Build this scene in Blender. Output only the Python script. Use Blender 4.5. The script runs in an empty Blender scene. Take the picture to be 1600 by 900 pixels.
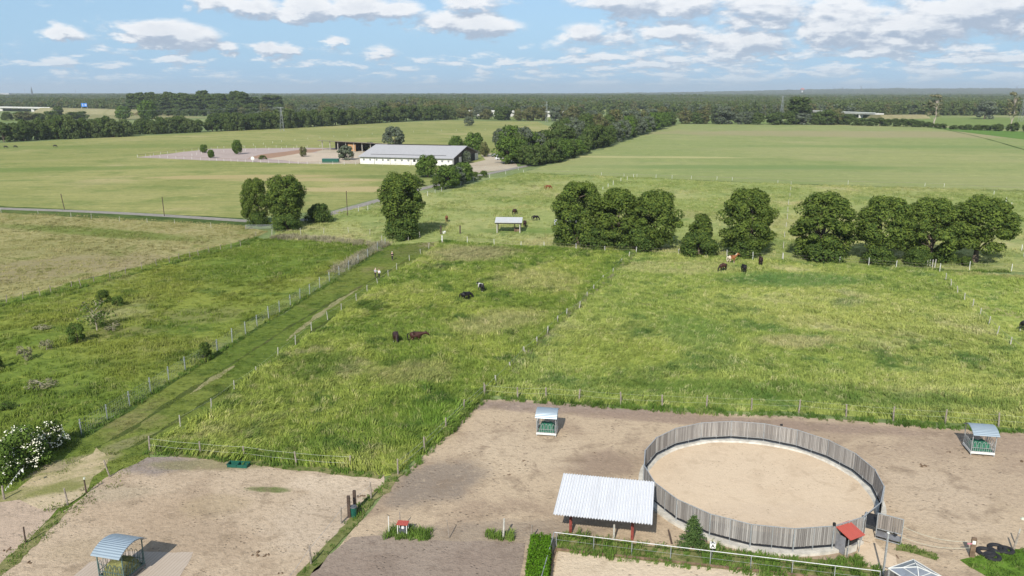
import bpy, bmesh, math, random
import numpy as np
from mathutils import Vector, Matrix, Euler
from mathutils.geometry import tessellate_polygon
R = math.radians
random.seed(7); rng = np.random.default_rng(7)

# ---------------------------------------------------------------- camera, sky, sun, exposure
CAM_H = 31.0; FOC = 1230.0; PITCH = math.atan(305/FOC)          # survey of the photograph: height, focal length, tilt
SC = bpy.context.scene; COL = SC.collection
cam = bpy.data.objects.new('camera', bpy.data.cameras.new('camera')); COL.objects.link(cam)
cam.location = (0, 0, CAM_H); cam.rotation_euler = (R(90)-PITCH, 0, 0)
cam.data.sensor_width = 36; cam.data.lens = 36*FOC/1600; cam.data.clip_start = .5; cam.data.clip_end = 60000
SC.camera = cam
SUN_EL, SUN_AZ = 38.0, 17.0                                       # light travels forward and 17 deg to the right
sun = bpy.data.objects.new('sun', bpy.data.lights.new('sun', 'SUN')); COL.objects.link(sun)
sun.data.energy = 4.6; sun.data.angle = R(.5); sun.data.color = (1, .955, .87)
ld = Vector((math.sin(R(SUN_AZ))*math.cos(R(SUN_EL)), math.cos(R(SUN_AZ))*math.cos(R(SUN_EL)), -math.sin(R(SUN_EL))))
sun.rotation_euler = ld.to_track_quat('-Z', 'Y').to_euler()
SC.view_settings.view_transform = 'Standard'; SC.view_settings.look = 'None'
SC.view_settings.exposure = 0.45; SC.view_settings.gamma = 1
HAZE = 8.5e-5
SC.cycles.max_bounces = 6; SC.cycles.diffuse_bounces = 2; SC.cycles.glossy_bounces = 2
SC.cycles.transmission_bounces = 3; SC.cycles.transparent_max_bounces = 6; SC.cycles.volume_bounces = 0

class NT:
    """small helper that writes shader node expressions"""
    def __init__(s, tree): s.t = tree; s.k = tree.links
    def n(s, typ, **kw):
        nd = s.t.nodes.new(typ)
        for a, b in kw.items(): setattr(nd, a, b)
        return nd
    def put(s, sock, v):
        if isinstance(v, bpy.types.NodeSocket): s.k.new(v, sock)
        elif v is not None:
            if hasattr(sock.default_value, '__len__') and not hasattr(v, '__len__'): v = (v,)*len(sock.default_value)
            if hasattr(v, '__len__') and len(v) == 3 and len(sock.default_value) == 4: v = tuple(v)+(1,)
            sock.default_value = v
    def m(s, op, a, b=None, c=None, clamp=False):
        nd = s.n('ShaderNodeMath', operation=op, use_clamp=clamp); s.put(nd.inputs[0], a)
        if b is not None: s.put(nd.inputs[1], b)
        if c is not None: s.put(nd.inputs[2], c)
        return nd.outputs[0]
    def vm(s, op, a, b=None):
        nd = s.n('ShaderNodeVectorMath', operation=op); s.put(nd.inputs[0], a)
        if b is not None: s.put(nd.inputs[1], b)
        return nd.outputs[0]
    def sep(s, v): nd = s.n('ShaderNodeSeparateXYZ'); s.put(nd.inputs[0], v); return nd.outputs
    def comb(s, x, y, z=0):
        nd = s.n('ShaderNodeCombineXYZ')
        for i, a in enumerate((x, y, z)): s.put(nd.inputs[i], a)
        return nd.outputs[0]
    def mix(s, f, a, b, blend='MIX'):
        nd = s.n('ShaderNodeMix', data_type='RGBA', blend_type=blend); s.put(nd.inputs[0], f); s.put(nd.inputs[6], a); s.put(nd.inputs[7], b)
        return nd.outputs[2]
    def step(s, v, lo, hi, a=0., b=1.):
        nd = s.n('ShaderNodeMapRange', interpolation_type='SMOOTHSTEP')
        for i, x in enumerate((v, lo, hi, a, b)): s.put(nd.inputs[i], x)
        return nd.outputs[0]
    def noise(s, vec, scale, detail=4, rough=.55, dist=0, out=0):
        nd = s.n('ShaderNodeTexNoise'); s.put(nd.inputs['Vector'], vec); s.put(nd.inputs['Scale'], scale)
        s.put(nd.inputs['Detail'], detail); s.put(nd.inputs['Roughness'], rough); s.put(nd.inputs['Distortion'], dist)
        return nd.outputs[out]
    def pos(s): return s.n('ShaderNodeNewGeometry').outputs['Position']
    def scaled(s, v, sc, rot=0):
        nd = s.n('ShaderNodeMapping'); s.put(nd.inputs[0], v); nd.inputs['Rotation'].default_value = (0, 0, rot); nd.inputs['Scale'].default_value = sc
        return nd.outputs[0]

world = bpy.data.worlds.new('World'); SC.world = world; world.use_nodes = True
PUFFS = [(255, 50, 26, .9), (282, 60, 25, .85), (302, 66, 16, .7), (92, 49, 14, .6), (106, 52, 11, .5), (320, 2, 20, .5), (400, 8, 22, .6), (480, 10, 26, .7), (560, 8, 30, .75), (620, 14, 24, .65), (690, 34, 24, .7), (745, 40, 27, .75), (775, 44, 20, .6),
         (730, 6, 24, .5), (355, 76, 10, .5), (415, 77, 13, .55), (450, 80, 12, .5), (200, 61, 10, .5), (524, 61, 10, .5), (290, 98, 11, .4), (90, 102, 10, .35), (980, 6, 28, .5), (1060, 12, 24, .45), (1200, 20, 30, .5), (1310, 34, 34, .5), (1440, 38, 34, .5), (1540, 16, 30, .5), (1050, 44, 20, .4), (1180, 66, 22, .4), (1400, 70, 22, .4), (600, 82, 12, .35), (905, 48, 16, .4)]
def build_sky():
    w = NT(world.node_tree); w.t.nodes.clear()
    sky = w.n('ShaderNodeTexSky', sky_type='NISHITA'); sky.sun_disc = False
    sky.sun_elevation = R(SUN_EL); sky.sun_rotation = R(180+SUN_AZ); sky.altitude = 60; sky.air_density = 1.0; sky.dust_density = .25; sky.ozone_density = 1.6
    d = w.sep(w.n('ShaderNodeTexCoord').outputs['Generated'])
    hor = w.m('SQRT', w.m('ADD', w.m('MULTIPLY', d[0], d[0]), w.m('MULTIPLY', d[1], d[1])))
    el0 = w.m('DIVIDE', d[2], w.m('MAXIMUM', hor, .05)); az0 = w.m('ARCTAN2', d[0], d[1])
    # a node group: cloud thickness at (az, el)
    g = bpy.data.node_groups.new('cloud_thickness', 'ShaderNodeTree')
    g.interface.new_socket('az', in_out='INPUT', socket_type='NodeSocketFloat'); g.interface.new_socket('el', in_out='INPUT', socket_type='NodeSocketFloat')
    g.interface.new_socket('d', in_out='OUTPUT', socket_type='NodeSocketFloat')
    q = NT(g); gi = q.n('NodeGroupInput'); go = q.n('NodeGroupOutput'); az, el = gi.outputs[0], gi.outputs[1]
    nbig = q.noise(q.comb(q.m('MULTIPLY', az, 14), q.m('MULTIPLY', el, 40), 3.1), 1, 7, .58, .25)
    nsml = q.noise(q.comb(q.m('MULTIPLY', az, 24), q.m('MULTIPLY', el, 105), 8.7), 1, 6, .6, .2)
    low = q.step(el, .075, .03)
    nz = q.m('ADD', q.m('MULTIPLY', nbig, q.m('SUBTRACT', 1, low)), q.m('MULTIPLY', nsml, low))
    fine = q.noise(q.comb(q.m('MULTIPLY', az, 60), q.m('MULTIPLY', el, 110), 1.3), 1, 5, .6, .3)
    az1 = q.m('ADD', az, q.m('MULTIPLY', q.m('SUBTRACT', nbig, .5), .035))
    el1 = q.m('ADD', el, q.m('MULTIPLY', q.m('SUBTRACT', fine, .5), .02))
    # cover: sparse on the left, broken cloud to the right, thin right above the horizon
    right = q.step(az, -.08, .2); cover = q.m('ADD', -.075, q.m('MULTIPLY', right, .17))
    cover = q.m('ADD', q.m('SUBTRACT', cover, q.step(el, .020, .003, 0, .09)), q.m('MULTIPLY', low, .10)); cover = q.m('ADD', cover, q.m('MULTIPLY', q.step(el, .13, .3), .08))
    dens = q.m('ADD', q.m('ADD', q.m('MULTIPLY', q.m('SUBTRACT', nz, .5), q.m('ADD', 1.25, q.m('MULTIPLY', low, .7))), q.m('MULTIPLY', q.m('SUBTRACT', fine, .5), .35)), cover)
    pc = q.comb(q.m('MULTIPLY', az1, .42), el1, 0)
    bl = None
    def blob(px, py, r, amp):      # puffs of cumulus: bearing, height, half height, strength
        nonlocal bl
        nd = q.n('ShaderNodeVectorMath', operation='DISTANCE'); q.put(nd.inputs[0], pc); x_, y_ = (px-800)/FOC, (450-py)/FOC; dy_ = math.cos(PITCH)+y_*math.sin(PITCH); nd.inputs[1].default_value = (math.atan2(x_, dy_)*.42, (y_*math.cos(PITCH)-math.sin(PITCH))/math.hypot(x_, dy_), 0)
        v = q.m('MULTIPLY_ADD', nd.outputs['Value'], -amp*FOC/r, amp)
        bl = v if bl is None else q.m('MAXIMUM', bl, v)
    for b in PUFFS: blob(*b)
    dens = q.m('ADD', dens, q.m('MAXIMUM', bl, -.06))
    q.put(go.inputs[0], dens)
    def call(a, e):
        nd = w.n('ShaderNodeGroup'); nd.node_tree = g; w.put(nd.inputs[0], a); w.put(nd.inputs[1], e); return nd.outputs[0]
    d0 = call(az0, el0); d1 = call(w.m('SUBTRACT', az0, .006), w.m('ADD', el0, w.m('ADD', w.m('MULTIPLY', el0, .11), .002)))
    alpha = w.m('MULTIPLY', w.step(d0, -.06, .25), w.step(el0, 0, .02))
    lit = w.step(w.m('SUBTRACT', d0, d1), -.17, .21)
    puff = w.noise(w.comb(w.m('MULTIPLY', az0, 55), w.m('MULTIPLY', el0, 120), 4.4), 1, 5, .6)
    lit = w.m('ADD', lit, w.m('MULTIPLY', w.m('SUBTRACT', puff, .5), .9), clamp=True)
    lit = w.m('MULTIPLY', lit, w.step(d0, .75, .1, .78, 1))
    cc = w.mix(lit, (3.7, 4.4, 5.5), (8.5, 8.55, 8.7))
    cc = w.mix(w.step(el0, .06, .0, 0, .75), cc, (5.2, 6.5, 7.7))                    # far clouds sink into the air
    tint = w.mix(1.0, sky.outputs[0], (.86, .90, 1.0), 'MULTIPLY')
    tint = w.mix(w.step(el0, .16, .0, .3, .85), tint, (2.6, 4.85, 7.4))      # humid summer air, pale blue to the horizon
    col = w.mix(w.m('MULTIPLY', alpha, .93), tint, cc)
    bg = w.n('ShaderNodeBackground'); w.put(bg.inputs[0], col); bg.inputs[1].default_value = .086
    w.k.new(bg.outputs[0], w.n('ShaderNodeOutputWorld').inputs[0])
build_sky()

# ---------------------------------------------------------------- helpers
def P(px, py, z=0.):
    """the place on the level z that the survey gives for a bearing and a depression"""
    x = (px-800)/FOC; y = -(py-450)/FOC
    dy = math.cos(PITCH)+y*math.sin(PITCH); dz = -math.sin(PITCH)+y*math.cos(PITCH)
    t = (CAM_H-z)/-dz
    return Vector((x*t, dy*t, z))
def span(pt, px):   # metres that px pixels cover at a place
    return px*(pt.y*math.cos(PITCH)+CAM_H*math.sin(PITCH))/FOC
def mesh_obj(name, verts, faces, mat=None, parent=None, smooth=False, mi=None):
    me = bpy.data.meshes.new(name); me.from_pydata([tuple(v) for v in verts], [], faces)
    for m in (mat if isinstance(mat, (list, tuple)) else [mat]):
        if m: me.materials.append(m)
    if mi is not None: me.polygons.foreach_set('material_index', np.array(mi, dtype=np.int32))
    if smooth: me.polygons.foreach_set('use_smooth', np.ones(len(faces), dtype=bool))
    me.update()
    o = bpy.data.objects.new(name, me); COL.objects.link(o)
    if parent: o.parent = parent
    return o
class MB:
    def __init__(s): s.v = []; s.f = []; s.mi = []; s.cur = 0
    def add(s, vs, fs):
        k = len(s.v); s.v += [Vector(v) for v in vs]; s.f += [tuple(i+k for i in f) for f in fs]; s.mi += [s.cur]*len(fs); return s
    def box(s, c, size, rz=0, M=None):
        x, y, z = [a/2 for a in size]
        vs = [Vector((i*x, j*y, k*z)) for k in (-1, 1) for j in (-1, 1) for i in (-1, 1)]
        if M: vs = [M @ v for v in vs]
        else: Q = Matrix.Rotation(rz, 3, 'Z'); vs = [Q @ v + Vector(c) for v in vs]
        return s.add(vs, [(0, 2, 3, 1), (4, 5, 7, 6), (0, 1, 5, 4), (2, 6, 7, 3), (0, 4, 6, 2), (1, 3, 7, 5)])
    def bar(s, a, b, w, h=None, up=(0, 0, 1)):
        a, b = Vector(a), Vector(b); h = h or w; d = b-a; L = d.length
        if L < 1e-6: return s
        z = d/L; x = z.cross(Vector(up))
        if x.length < 1e-3: x = z.cross(Vector((1, 0, 0)))
        x.normalize(); y = x.cross(z)
        vs = [a + z*(L*k) + x*(w/2*i) + y*(h/2*j) for k in (0, 1) for j in (-1, 1) for i in (-1, 1)]
        return s.add(vs, [(0, 2, 3, 1), (4, 5, 7, 6), (0, 1, 5, 4), (2, 6, 7, 3), (0, 4, 6, 2), (1, 3, 7, 5)])
    def tube(s, a, b, r0, r1=None, n=8, cap=True):
        a, b = Vector(a), Vector(b); r1 = r0 if r1 is None else r1; z = (b-a).normalized(); x = z.orthogonal().normalized(); y = z.cross(x)
        vs = [p + (x*math.cos(t)+y*math.sin(t))*r for p, r in ((a, r0), (b, r1)) for t in [2*math.pi*i/n for i in range(n)]]
        fs = [(i, (i+1) % n, n+(i+1) % n, n+i) for i in range(n)]
        if cap: fs += [tuple(range(n))[::-1], tuple(range(n, 2*n))]
        return s.add(vs, fs)
    def quad(s, *p): return s.add(p, [tuple(range(len(p)))])
    def build(s, name, mat=None, parent=None, smooth=False): return mesh_obj(name, s.v, s.f, mat, parent, smooth, s.mi)
def tag(o, label=None, cat=None, group=None, kind=None):
    if label: o['label'] = label
    if cat: o['category'] = cat
    if group: o['group'] = group
    if kind: o['kind'] = kind
    return o
def thing(name, label, cat, loc=(0, 0, 0), rz=0, group=None):
    o = bpy.data.objects.new(name, None); COL.objects.link(o); o.location = loc; o.rotation_euler = (0, 0, rz); o.empty_display_size = .3
    return tag(o, label, cat, group)
def link_copy(src, parent=None, loc=None, rot=None, scale=None, name=None):
    c = src.copy(); COL.objects.link(c); c.parent = parent
    if loc is not None: c.location = loc
    if rot is not None: c.rotation_euler = rot
    if scale is not None: c.scale = scale
    if name: c.name = name
    return c
ORD = ['first', 'second', 'third', 'fourth', 'fifth', 'sixth', 'seventh', 'eighth', 'ninth', 'tenth', 'eleventh', 'twelfth', 'thirteenth', 'fourteenth', 'fifteenth',
       'sixteenth', 'seventeenth', 'eighteenth', 'nineteenth', 'twentieth'] + ['twenty-'+x for x in ('first', 'second', 'third', 'fourth', 'fifth', 'sixth', 'seventh', 'eighth', 'ninth')] + ['thirtieth'] + ['thirty-'+x for x in ('first', 'second', 'third', 'fourth', 'fifth', 'sixth', 'seventh', 'eighth', 'ninth')] + ['fortieth']

# ---------------------------------------------------------------- materials
def new_mat(name):
    m = bpy.data.materials.new(name); m.use_nodes = True; q = NT(m.node_tree); q.t.nodes.clear()
    out = q.n('ShaderNodeOutputMaterial'); b = q.n('ShaderNodeBsdfPrincipled'); q.k.new(b.outputs[0], out.inputs[0])
    return m, q, b, out
def plain(name, col, rough=.7, metal=0., var=.25, scale=3., bump=0., spec=.3):
    m, q, b, _ = new_mat(name); p = q.n('ShaderNodeTexCoord').outputs['Object']; f = q.noise(p, scale, 5, .6)
    c2 = tuple(c*(1-var) for c in col); c3 = tuple(min(1, c*(1+var*.6)) for c in col)
    q.put(b.inputs['Base Color'], q.mix(q.step(f, .3, .7), c2, c3)); b.inputs['Roughness'].default_value = rough; b.inputs['Metallic'].default_value = metal
    b.inputs['Specular IOR Level'].default_value = spec
    if bump:
        bn = q.n('ShaderNodeBump'); bn.inputs['Strength'].default_value = bump; q.put(bn.inputs['Height'], f); q.put(b.inputs['Normal'], bn.outputs[0])
    return m
def blobmask(q, p, cx, cy, rx, ry, rot=0, wob=None):
    s = q.sep(p); dx = q.m('SUBTRACT', s[0], cx); dy = q.m('SUBTRACT', s[1], cy); c, t = math.cos(rot), math.sin(rot)
    u = q.m('DIVIDE', q.m('ADD', q.m('MULTIPLY', dx, c), q.m('MULTIPLY', dy, t)), rx); v = q.m('DIVIDE', q.m('SUBTRACT', q.m('MULTIPLY', dy, c), q.m('MULTIPLY', dx, t)), ry)
    r = q.m('SQRT', q.m('ADD', q.m('MULTIPLY', u, u), q.m('MULTIPLY', v, v)))
    if wob is not None: r = q.m('ADD', r, q.m('MULTIPLY', q.m('SUBTRACT', wob, .5), 1.3))
    return q.step(r, 1.15, .55)
def field_colour(q, cols, blobs=(), scale=1., seed=0., streak=None, contrast=1.):
    """cols: main green, dark green, yellow green, straw; mottled at several sizes, laid out in world metres"""
    p = q.vm('ADD', q.pos(), (seed*37., seed*13., 0)); a, b, c, d = cols
    big = q.noise(p, .022*scale, 4, .55, .6); mid = q.noise(p, .11*scale, 5, .6, .5); sm = q.noise(p, .55*scale, 5, .65, .3); fn = q.noise(p, 2.6, 4, .7)
    col = q.mix(q.step(big, .42, .62), a, c)
    col = q.mix(q.m('MULTIPLY', q.step(mid, .5, .68), .75*contrast), col, b)
    col = q.mix(q.m('MULTIPLY', q.step(q.m('ADD', q.m('MULTIPLY', big, .45), q.m('MULTIPLY', q.noise(p, .06*scale, 6, .62, .4), .55)), .54, .66), .7*contrast), col, d)
    col = q.mix(q.m('MULTIPLY', q.step(sm, .55, .75), .55), col, tuple(x*.62 for x in b))
    col = q.mix(q.m('MULTIPLY', q.step(sm, .47, .28), .65), col, tuple(x*1.3 for x in c))
    wv = q.noise(q.scaled(q.pos(), (.55, 1.5, 1), R(-38)), 1, 4, .65, .6); col = q.mix(q.m('MULTIPLY', q.step(wv, .52, .70), .6*contrast), col, tuple(x*.7 for x in b)); col = q.mix(q.m('MULTIPLY', q.step(wv, .46, .30), .5*contrast), col, tuple(x*1.25 for x in c))
    if streak:
        ang, ln, amt, dark = streak
        st = q.noise(q.scaled(q.pos(), (ln, ln*14, 1), ang), 1, 4, .6); col = q.mix(q.m('MULTIPLY', q.step(st, .45, .7), amt), col, dark)
    if streak:
        s3 = q.noise(q.scaled(q.pos(), (ln*.5, ln*30, 1), ang), 1, 2, .5); col = q.mix(q.m('MULTIPLY', q.step(s3, .5, .64), amt*.5), col, tuple(x*.85 for x in a))
    for bl in blobs:
        col = q.mix(q.m('MULTIPLY', blobmask(q, q.pos(), *bl[:5], wob=mid), bl[6]), col, bl[5])
    return q.mix(q.step(fn, .25, .75, .0, .32), col, tuple(x*.45 for x in b)), sm, fn
def field_mat(name, cols, bump=.35, **kw):
    m, q, b, _ = new_mat(name); col, sm, fn = field_colour(q, cols, **kw); q.put(b.inputs['Base Color'], col)
    b.inputs['Roughness'].default_value = 1; b.inputs['Specular IOR Level'].default_value = .05
    bn = q.n('ShaderNodeBump'); bn.inputs['Strength'].default_value = bump; bn.inputs['Distance'].default_value = .5
    q.put(bn.inputs['Height'], q.m('ADD', q.m('MULTIPLY', sm, .8), q.m('MULTIPLY', fn, .3))); q.put(b.inputs['Normal'], bn.outputs[0])
    return m
def blade_mat(name, cols, gain=1.25, **kw):
    m, q, b, out = new_mat(name); col, _, _ = field_colour(q, [tuple(x*gain for x in c) for c in cols], **kw)
    rnd = q.n('ShaderNodeObjectInfo').outputs['Random']
    col = q.mix(q.step(rnd, .2, 1., .0, .35), col, tuple(x*gain*.7 for x in cols[1]))
    col = q.mix(q.step(rnd, .17, .0, 0, .45), col, tuple(x*gain for x in cols[3]))
    df = q.n('ShaderNodeBsdfDiffuse'); tr = q.n('ShaderNodeBsdfTranslucent'); q.put(df.inputs[0], col); q.put(tr.inputs[0], col)
    mx = q.n('ShaderNodeMixShader'); mx.inputs[0].default_value = .3; q.k.new(df.outputs[0], mx.inputs[1]); q.k.new(tr.outputs[0], mx.inputs[2]); q.k.new(mx.outputs[0], out.inputs[0])
    return m
def leaf_mat(name, dark, light, tip=None, tr_=.28):
    m, q, b, out = new_mat(name); p = q.n('ShaderNodeTexCoord').outputs['Object']; rnd = q.n('ShaderNodeObjectInfo').outputs['Random']
    f = q.noise(q.vm('ADD', p, q.comb(q.m('MULTIPLY', rnd, 40), 0, 0)), .7, 3, .6); f2 = q.noise(p, 4.5, 2, .6)
    col = q.mix(q.step(f, .35, .65), dark, light); col = q.mix(q.m('MULTIPLY', q.step(f2, .5, .7), .7), col, tip or tuple(x*1.5 for x in light))
    col = q.mix(q.step(rnd, 0, 1, 0, .35), col, tuple(x*.7 for x in light))
    df = q.n('ShaderNodeBsdfDiffuse'); tr = q.n('ShaderNodeBsdfTranslucent'); q.put(df.inputs[0], col); q.put(tr.inputs[0], col)
    mx = q.n('ShaderNodeMixShader'); mx.inputs[0].default_value = tr_; q.k.new(df.outputs[0], mx.inputs[1]); q.k.new(tr.outputs[0], mx.inputs[2]); q.k.new(mx.outputs[0], out.inputs[0])
    return m
def sand_mat(name, light, mid, dark, lo=.45, hi=.62, blobs=(), print_scale=2.2, prints=.5, pale=None, relief=.62):
    m, q, b, _ = new_mat(name); p = q.pos(); big = q.noise(p, .07, 5, .6, .5); md = q.noise(p, .42, 6, .65, .4); sm = q.noise(p, 2.4, 5, .7, .3); fn = q.noise(p, 9, 3, .7)
    col = q.mix(q.step(big, lo, hi), light, mid)
    for bl in blobs: col = q.mix(q.m('MULTIPLY', blobmask(q, p, *bl[:5], wob=md), bl[6]), col, bl[5])
    col = q.mix(q.m('MULTIPLY', q.step(md, .50, .70), .6), col, dark); col = q.mix(q.m('MULTIPLY', q.step(sm, .48, .68), prints), col, dark); col = q.mix(q.m('MULTIPLY', q.step(fn, .5, .72), .45), col, dark)
    col = q.mix(q.m('MULTIPLY', q.step(sm, .46, .3), .35), col, pale or tuple(x*1.15 for x in light))
    vo = q.n('ShaderNodeTexVoronoi'); q.put(vo.inputs['Vector'], p); vo.inputs['Scale'].default_value = print_scale; vo.inputs['Randomness'].default_value = 1
    sp = q.m('MULTIPLY', q.step(vo.outputs['Distance'], .30, .12), q.step(q.noise(p, .35, 4, .65), .46, .62)); col = q.mix(q.m('MULTIPLY', sp, .6), col, tuple(x*.62 for x in dark))
    q.put(b.inputs['Base Color'], col); b.inputs['Roughness'].default_value = .95; b.inputs['Specular IOR Level'].default_value = .1
    bn = q.n('ShaderNodeBump'); bn.inputs['Strength'].default_value = relief; bn.inputs['Distance'].default_value = .18
    q.put(bn.inputs['Height'], q.m('ADD', q.m('ADD', sm, q.m('MULTIPLY', fn, .35)), q.m('MULTIPLY', sp, -.5))); q.put(b.inputs['Normal'], bn.outputs[0])
    return m
def board_mat(name, a, b_, c, width=.14, axis='angle', centre=(0, 0), ang=0.):
    """weathered upright boards: tone changes board by board, dark joints"""
    m, q, b, _ = new_mat(name); tc = q.n('ShaderNodeTexCoord').outputs['Object']; s = q.sep(tc)
    if axis == 'angle': u = q.m('MULTIPLY', q.m('ARCTAN2', s[1], s[0]), 9.1/width)
    else: u = q.m('DIVIDE', s[0], width)
    cell = q.m('FLOOR', u); fr = q.m('FRACT', u)
    wn = q.n('ShaderNodeTexWhiteNoise', noise_dimensions='1D'); q.put(wn.inputs['W'], cell)
    gr = q.noise(q.comb(q.m('MULTIPLY', u, 6), 0, q.m('MULTIPLY', s[2], 1.2)), 1, 5, .6)
    big = q.noise(tc, .5, 2, .5)
    col = q.mix(wn.outputs[0], a, b_); col = q.mix(q.m('MULTIPLY', q.step(gr, .45, .7), .55), col, c); col = q.mix(q.m('MULTIPLY', q.step(big, .4, .7), .35), col, b_)
    j = q.m('MAXIMUM', q.step(fr, .12, .03), q.step(fr, .92, .99)); col = q.mix(q.m('MULTIPLY', j, .75), col, tuple(x*.25 for x in c))
    q.put(b.inputs['Base Color'], col); b.inputs['Roughness'].default_value = .9; b.inputs['Specular IOR Level'].default_value = .15
    return m
def roof_mat(name, col, pitch=.18, axis=0, dirt=(.3, .28, .25), amt=.35, metal=0., rough=.5):
    m, q, b, _ = new_mat(name); tc = q.n('ShaderNodeTexCoord').outputs['Object']; s = q.sep(tc)
    u = q.m('MULTIPLY', s[axis], 2*math.pi/pitch); wv = q.m('MULTIPLY_ADD', q.m('SINE', u), .5, .5)
    sc = (6, .25, 1) if axis == 0 else (.25, 6, 1)
    st = q.noise(q.scaled(tc, sc), 1, 4, .6); md = q.noise(tc, .8, 4, .6)
    c = q.mix(q.m('MULTIPLY', q.step(st, .48, .72), amt), col, dirt); c = q.mix(q.m('MULTIPLY', q.step(md, .5, .7), amt*.5), c, dirt)
    q.put(b.inputs['Base Color'], c); b.inputs['Roughness'].default_value = rough; b.inputs['Metallic'].default_value = metal
    bn = q.n('ShaderNodeBump'); bn.inputs['Strength'].default_value = .8; bn.inputs['Distance'].default_value = .04; q.put(bn.inputs['Height'], wv); q.put(b.inputs['Normal'], bn.outputs[0])
    return m
M = {}
M['post'] = plain('weathered_post', (.27, .23, .19), .9, scale=6, var=.4)
M['post_pale'] = plain('pale_post', (.42, .40, .35), .85, scale=6, var=.3)
M['post_dark'] = plain('dark_post', (.075, .052, .04), .9, scale=6, var=.4)
M['white'] = plain('white_paint', (.62, .62, .58), .6, scale=4, var=.12)
M['tape'] = plain('fence_tape', (.46, .48, .38), .7, scale=4, var=.1)
M['steel'] = plain('galvanised_steel', (.42, .44, .45), .45, .5, scale=8, var=.2)
M['steel_pale'] = plain('pale_galvanised', (.55, .55, .54), .5, .1, scale=8, var=.2)
M['steel_dark'] = plain('dark_steel', (.12, .13, .14), .5, .4, scale=8, var=.2)
M['green_steel'] = plain('green_grey_steel', (.10, .16, .155), .5, .2, scale=6, var=.3)
M['rubber'] = plain('black_rubber', (.018, .018, .02), .75, scale=4, var=.4)
M['grey_sheet'] = plain('grey_rubber_sheet', (.19, .19, .20), .7, scale=3, var=.25)
M['concrete'] = plain('pale_concrete', (.48, .45, .39), .9, scale=1.5, var=.25, bump=.3)
M['red_post'] = plain('oxide_red_steel', (.20, .045, .035), .6, scale=5, var=.35)
M['red_roof'] = roof_mat('red_sheet', (.42, .075, .05), .12, 0, (.25, .05, .04), .4, 0, .5)
M['bark'] = plain('bark', (.13, .10, .075), .95, scale=4, var=.4, bump=.5)
M['pale_bark'] = plain('dead_wood', (.36, .31, .25), .95, scale=4, var=.3)
M['wood'] = plain('brown_wood', (.17, .115, .075), .9, scale=3, var=.4)
M['dark'] = plain('dark_opening', (.025, .024, .022), .9, scale=1, var=.3)
M['green_plastic'] = plain('green_plastic', (.012, .085, .06), .45, scale=4, var=.2)
M['net'] = plain('green_hay_net', (.035, .16, .095), .8, scale=14, var=.55, bump=.5)
M['hay'] = plain('hay', (.15, .15, .055), .95, scale=7, var=.45, bump=.6)
M['blossom'] = plain('elder_blossom', (.78, .76, .60), .8, scale=6, var=.12)
M['leaf_a'] = leaf_mat('chestnut_leaf', (.088, .135, .030), (.175, .235, .046), (.29, .33, .075), .42)
M['leaf_b'] = leaf_mat('dense_leaf', (.048, .088, .024), (.095, .145, .036), (.15, .20, .05), .36)
M['leaf_c'] = leaf_mat('fresh_leaf', (.075, .135, .024), (.13, .20, .040), (.18, .25, .06))
M['leaf_w'] = leaf_mat('woodland_leaf', (.075, .11, .04), (.14, .18, .06), (.20, .23, .085))
M['leaf_s'] = leaf_mat('silver_leaf', (.10, .125, .085), (.15, .175, .12), (.22, .25, .18))
M['leaf_f'] = leaf_mat('hedgerow_leaf', (.070, .105, .034), (.125, .165, .050), (.18, .215, .07), .35)
M['leaf_o'] = leaf_mat('olive_leaf', (.11, .12, .05), (.18, .17, .07), (.25, .20, .10))
M['leaf_hedge'] = leaf_mat('hedge_leaf', (.075, .16, .012), (.10, .215, .018), (.14, .27, .03))
M['dry'] = leaf_mat('dry_twig', (.17, .165, .09), (.24, .23, .135), (.31, .28, .18), .1)
M['fir'] = leaf_mat('fir_needle', (.055, .10, .032), (.10, .165, .05), (.16, .21, .07))
# ---------------------------------------------------------------- ground, fields, roads
def vnoise(x, y, seed=0):
    x = np.asarray(x, float); y = np.asarray(y, float); xi = np.floor(x).astype(np.int64); yi = np.floor(y).astype(np.int64); fx = x-xi; fy = y-yi
    fx = fx*fx*(3-2*fx); fy = fy*fy*(3-2*fy)
    def h(a, b):
        n = (a*374761393 + b*668265263 + seed*974634777) & 0x7fffffff; n = ((n ^ (n >> 13))*1274126177) & 0x7fffffff
        return ((n ^ (n >> 16)) & 0xffff)/65535.
    return (h(xi, yi)*(1-fx)+h(xi+1, yi)*fx)*(1-fy)+(h(xi, yi+1)*(1-fx)+h(xi+1, yi+1)*fx)*fy
def jitter_poly(pts, amp, stp):
    out = []; n = len(pts)
    for i in range(n):
        a, b = Vector(pts[i][:2]), Vector(pts[(i+1) % n][:2]); L = (b-a).length; k = max(1, min(160, int(L/stp))); nn = Vector((-(b-a).y, (b-a).x))/max(L, 1e-6)
        for j in range(k):
            q = a.lerp(b, j/k); o = (vnoise(q.x/(stp*2.2), q.y/(stp*2.2), 5)-.5)*2*amp + (vnoise(q.x/stp, q.y/stp, 9)-.5)*amp
            out.append(q+nn*float(o))
    return out
def patch(name, pts, mat, z, amp=0., stp=3., kind='structure', label=None, cat=None):
    pts = [P(*p) if not isinstance(p, Vector) else p for p in pts]
    if amp: pts = jitter_poly(pts, amp, stp)
    v = [Vector((p[0], p[1], z)) for p in pts]; tri = tessellate_polygon([v])
    o = mesh_obj(name, v, [t if (v[t[1]]-v[t[0]]).cross(v[t[2]]-v[t[0]]).z > 0 else t[::-1] for t in tri], mat)
    tag(o, label, cat, kind=kind); return pts
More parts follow.
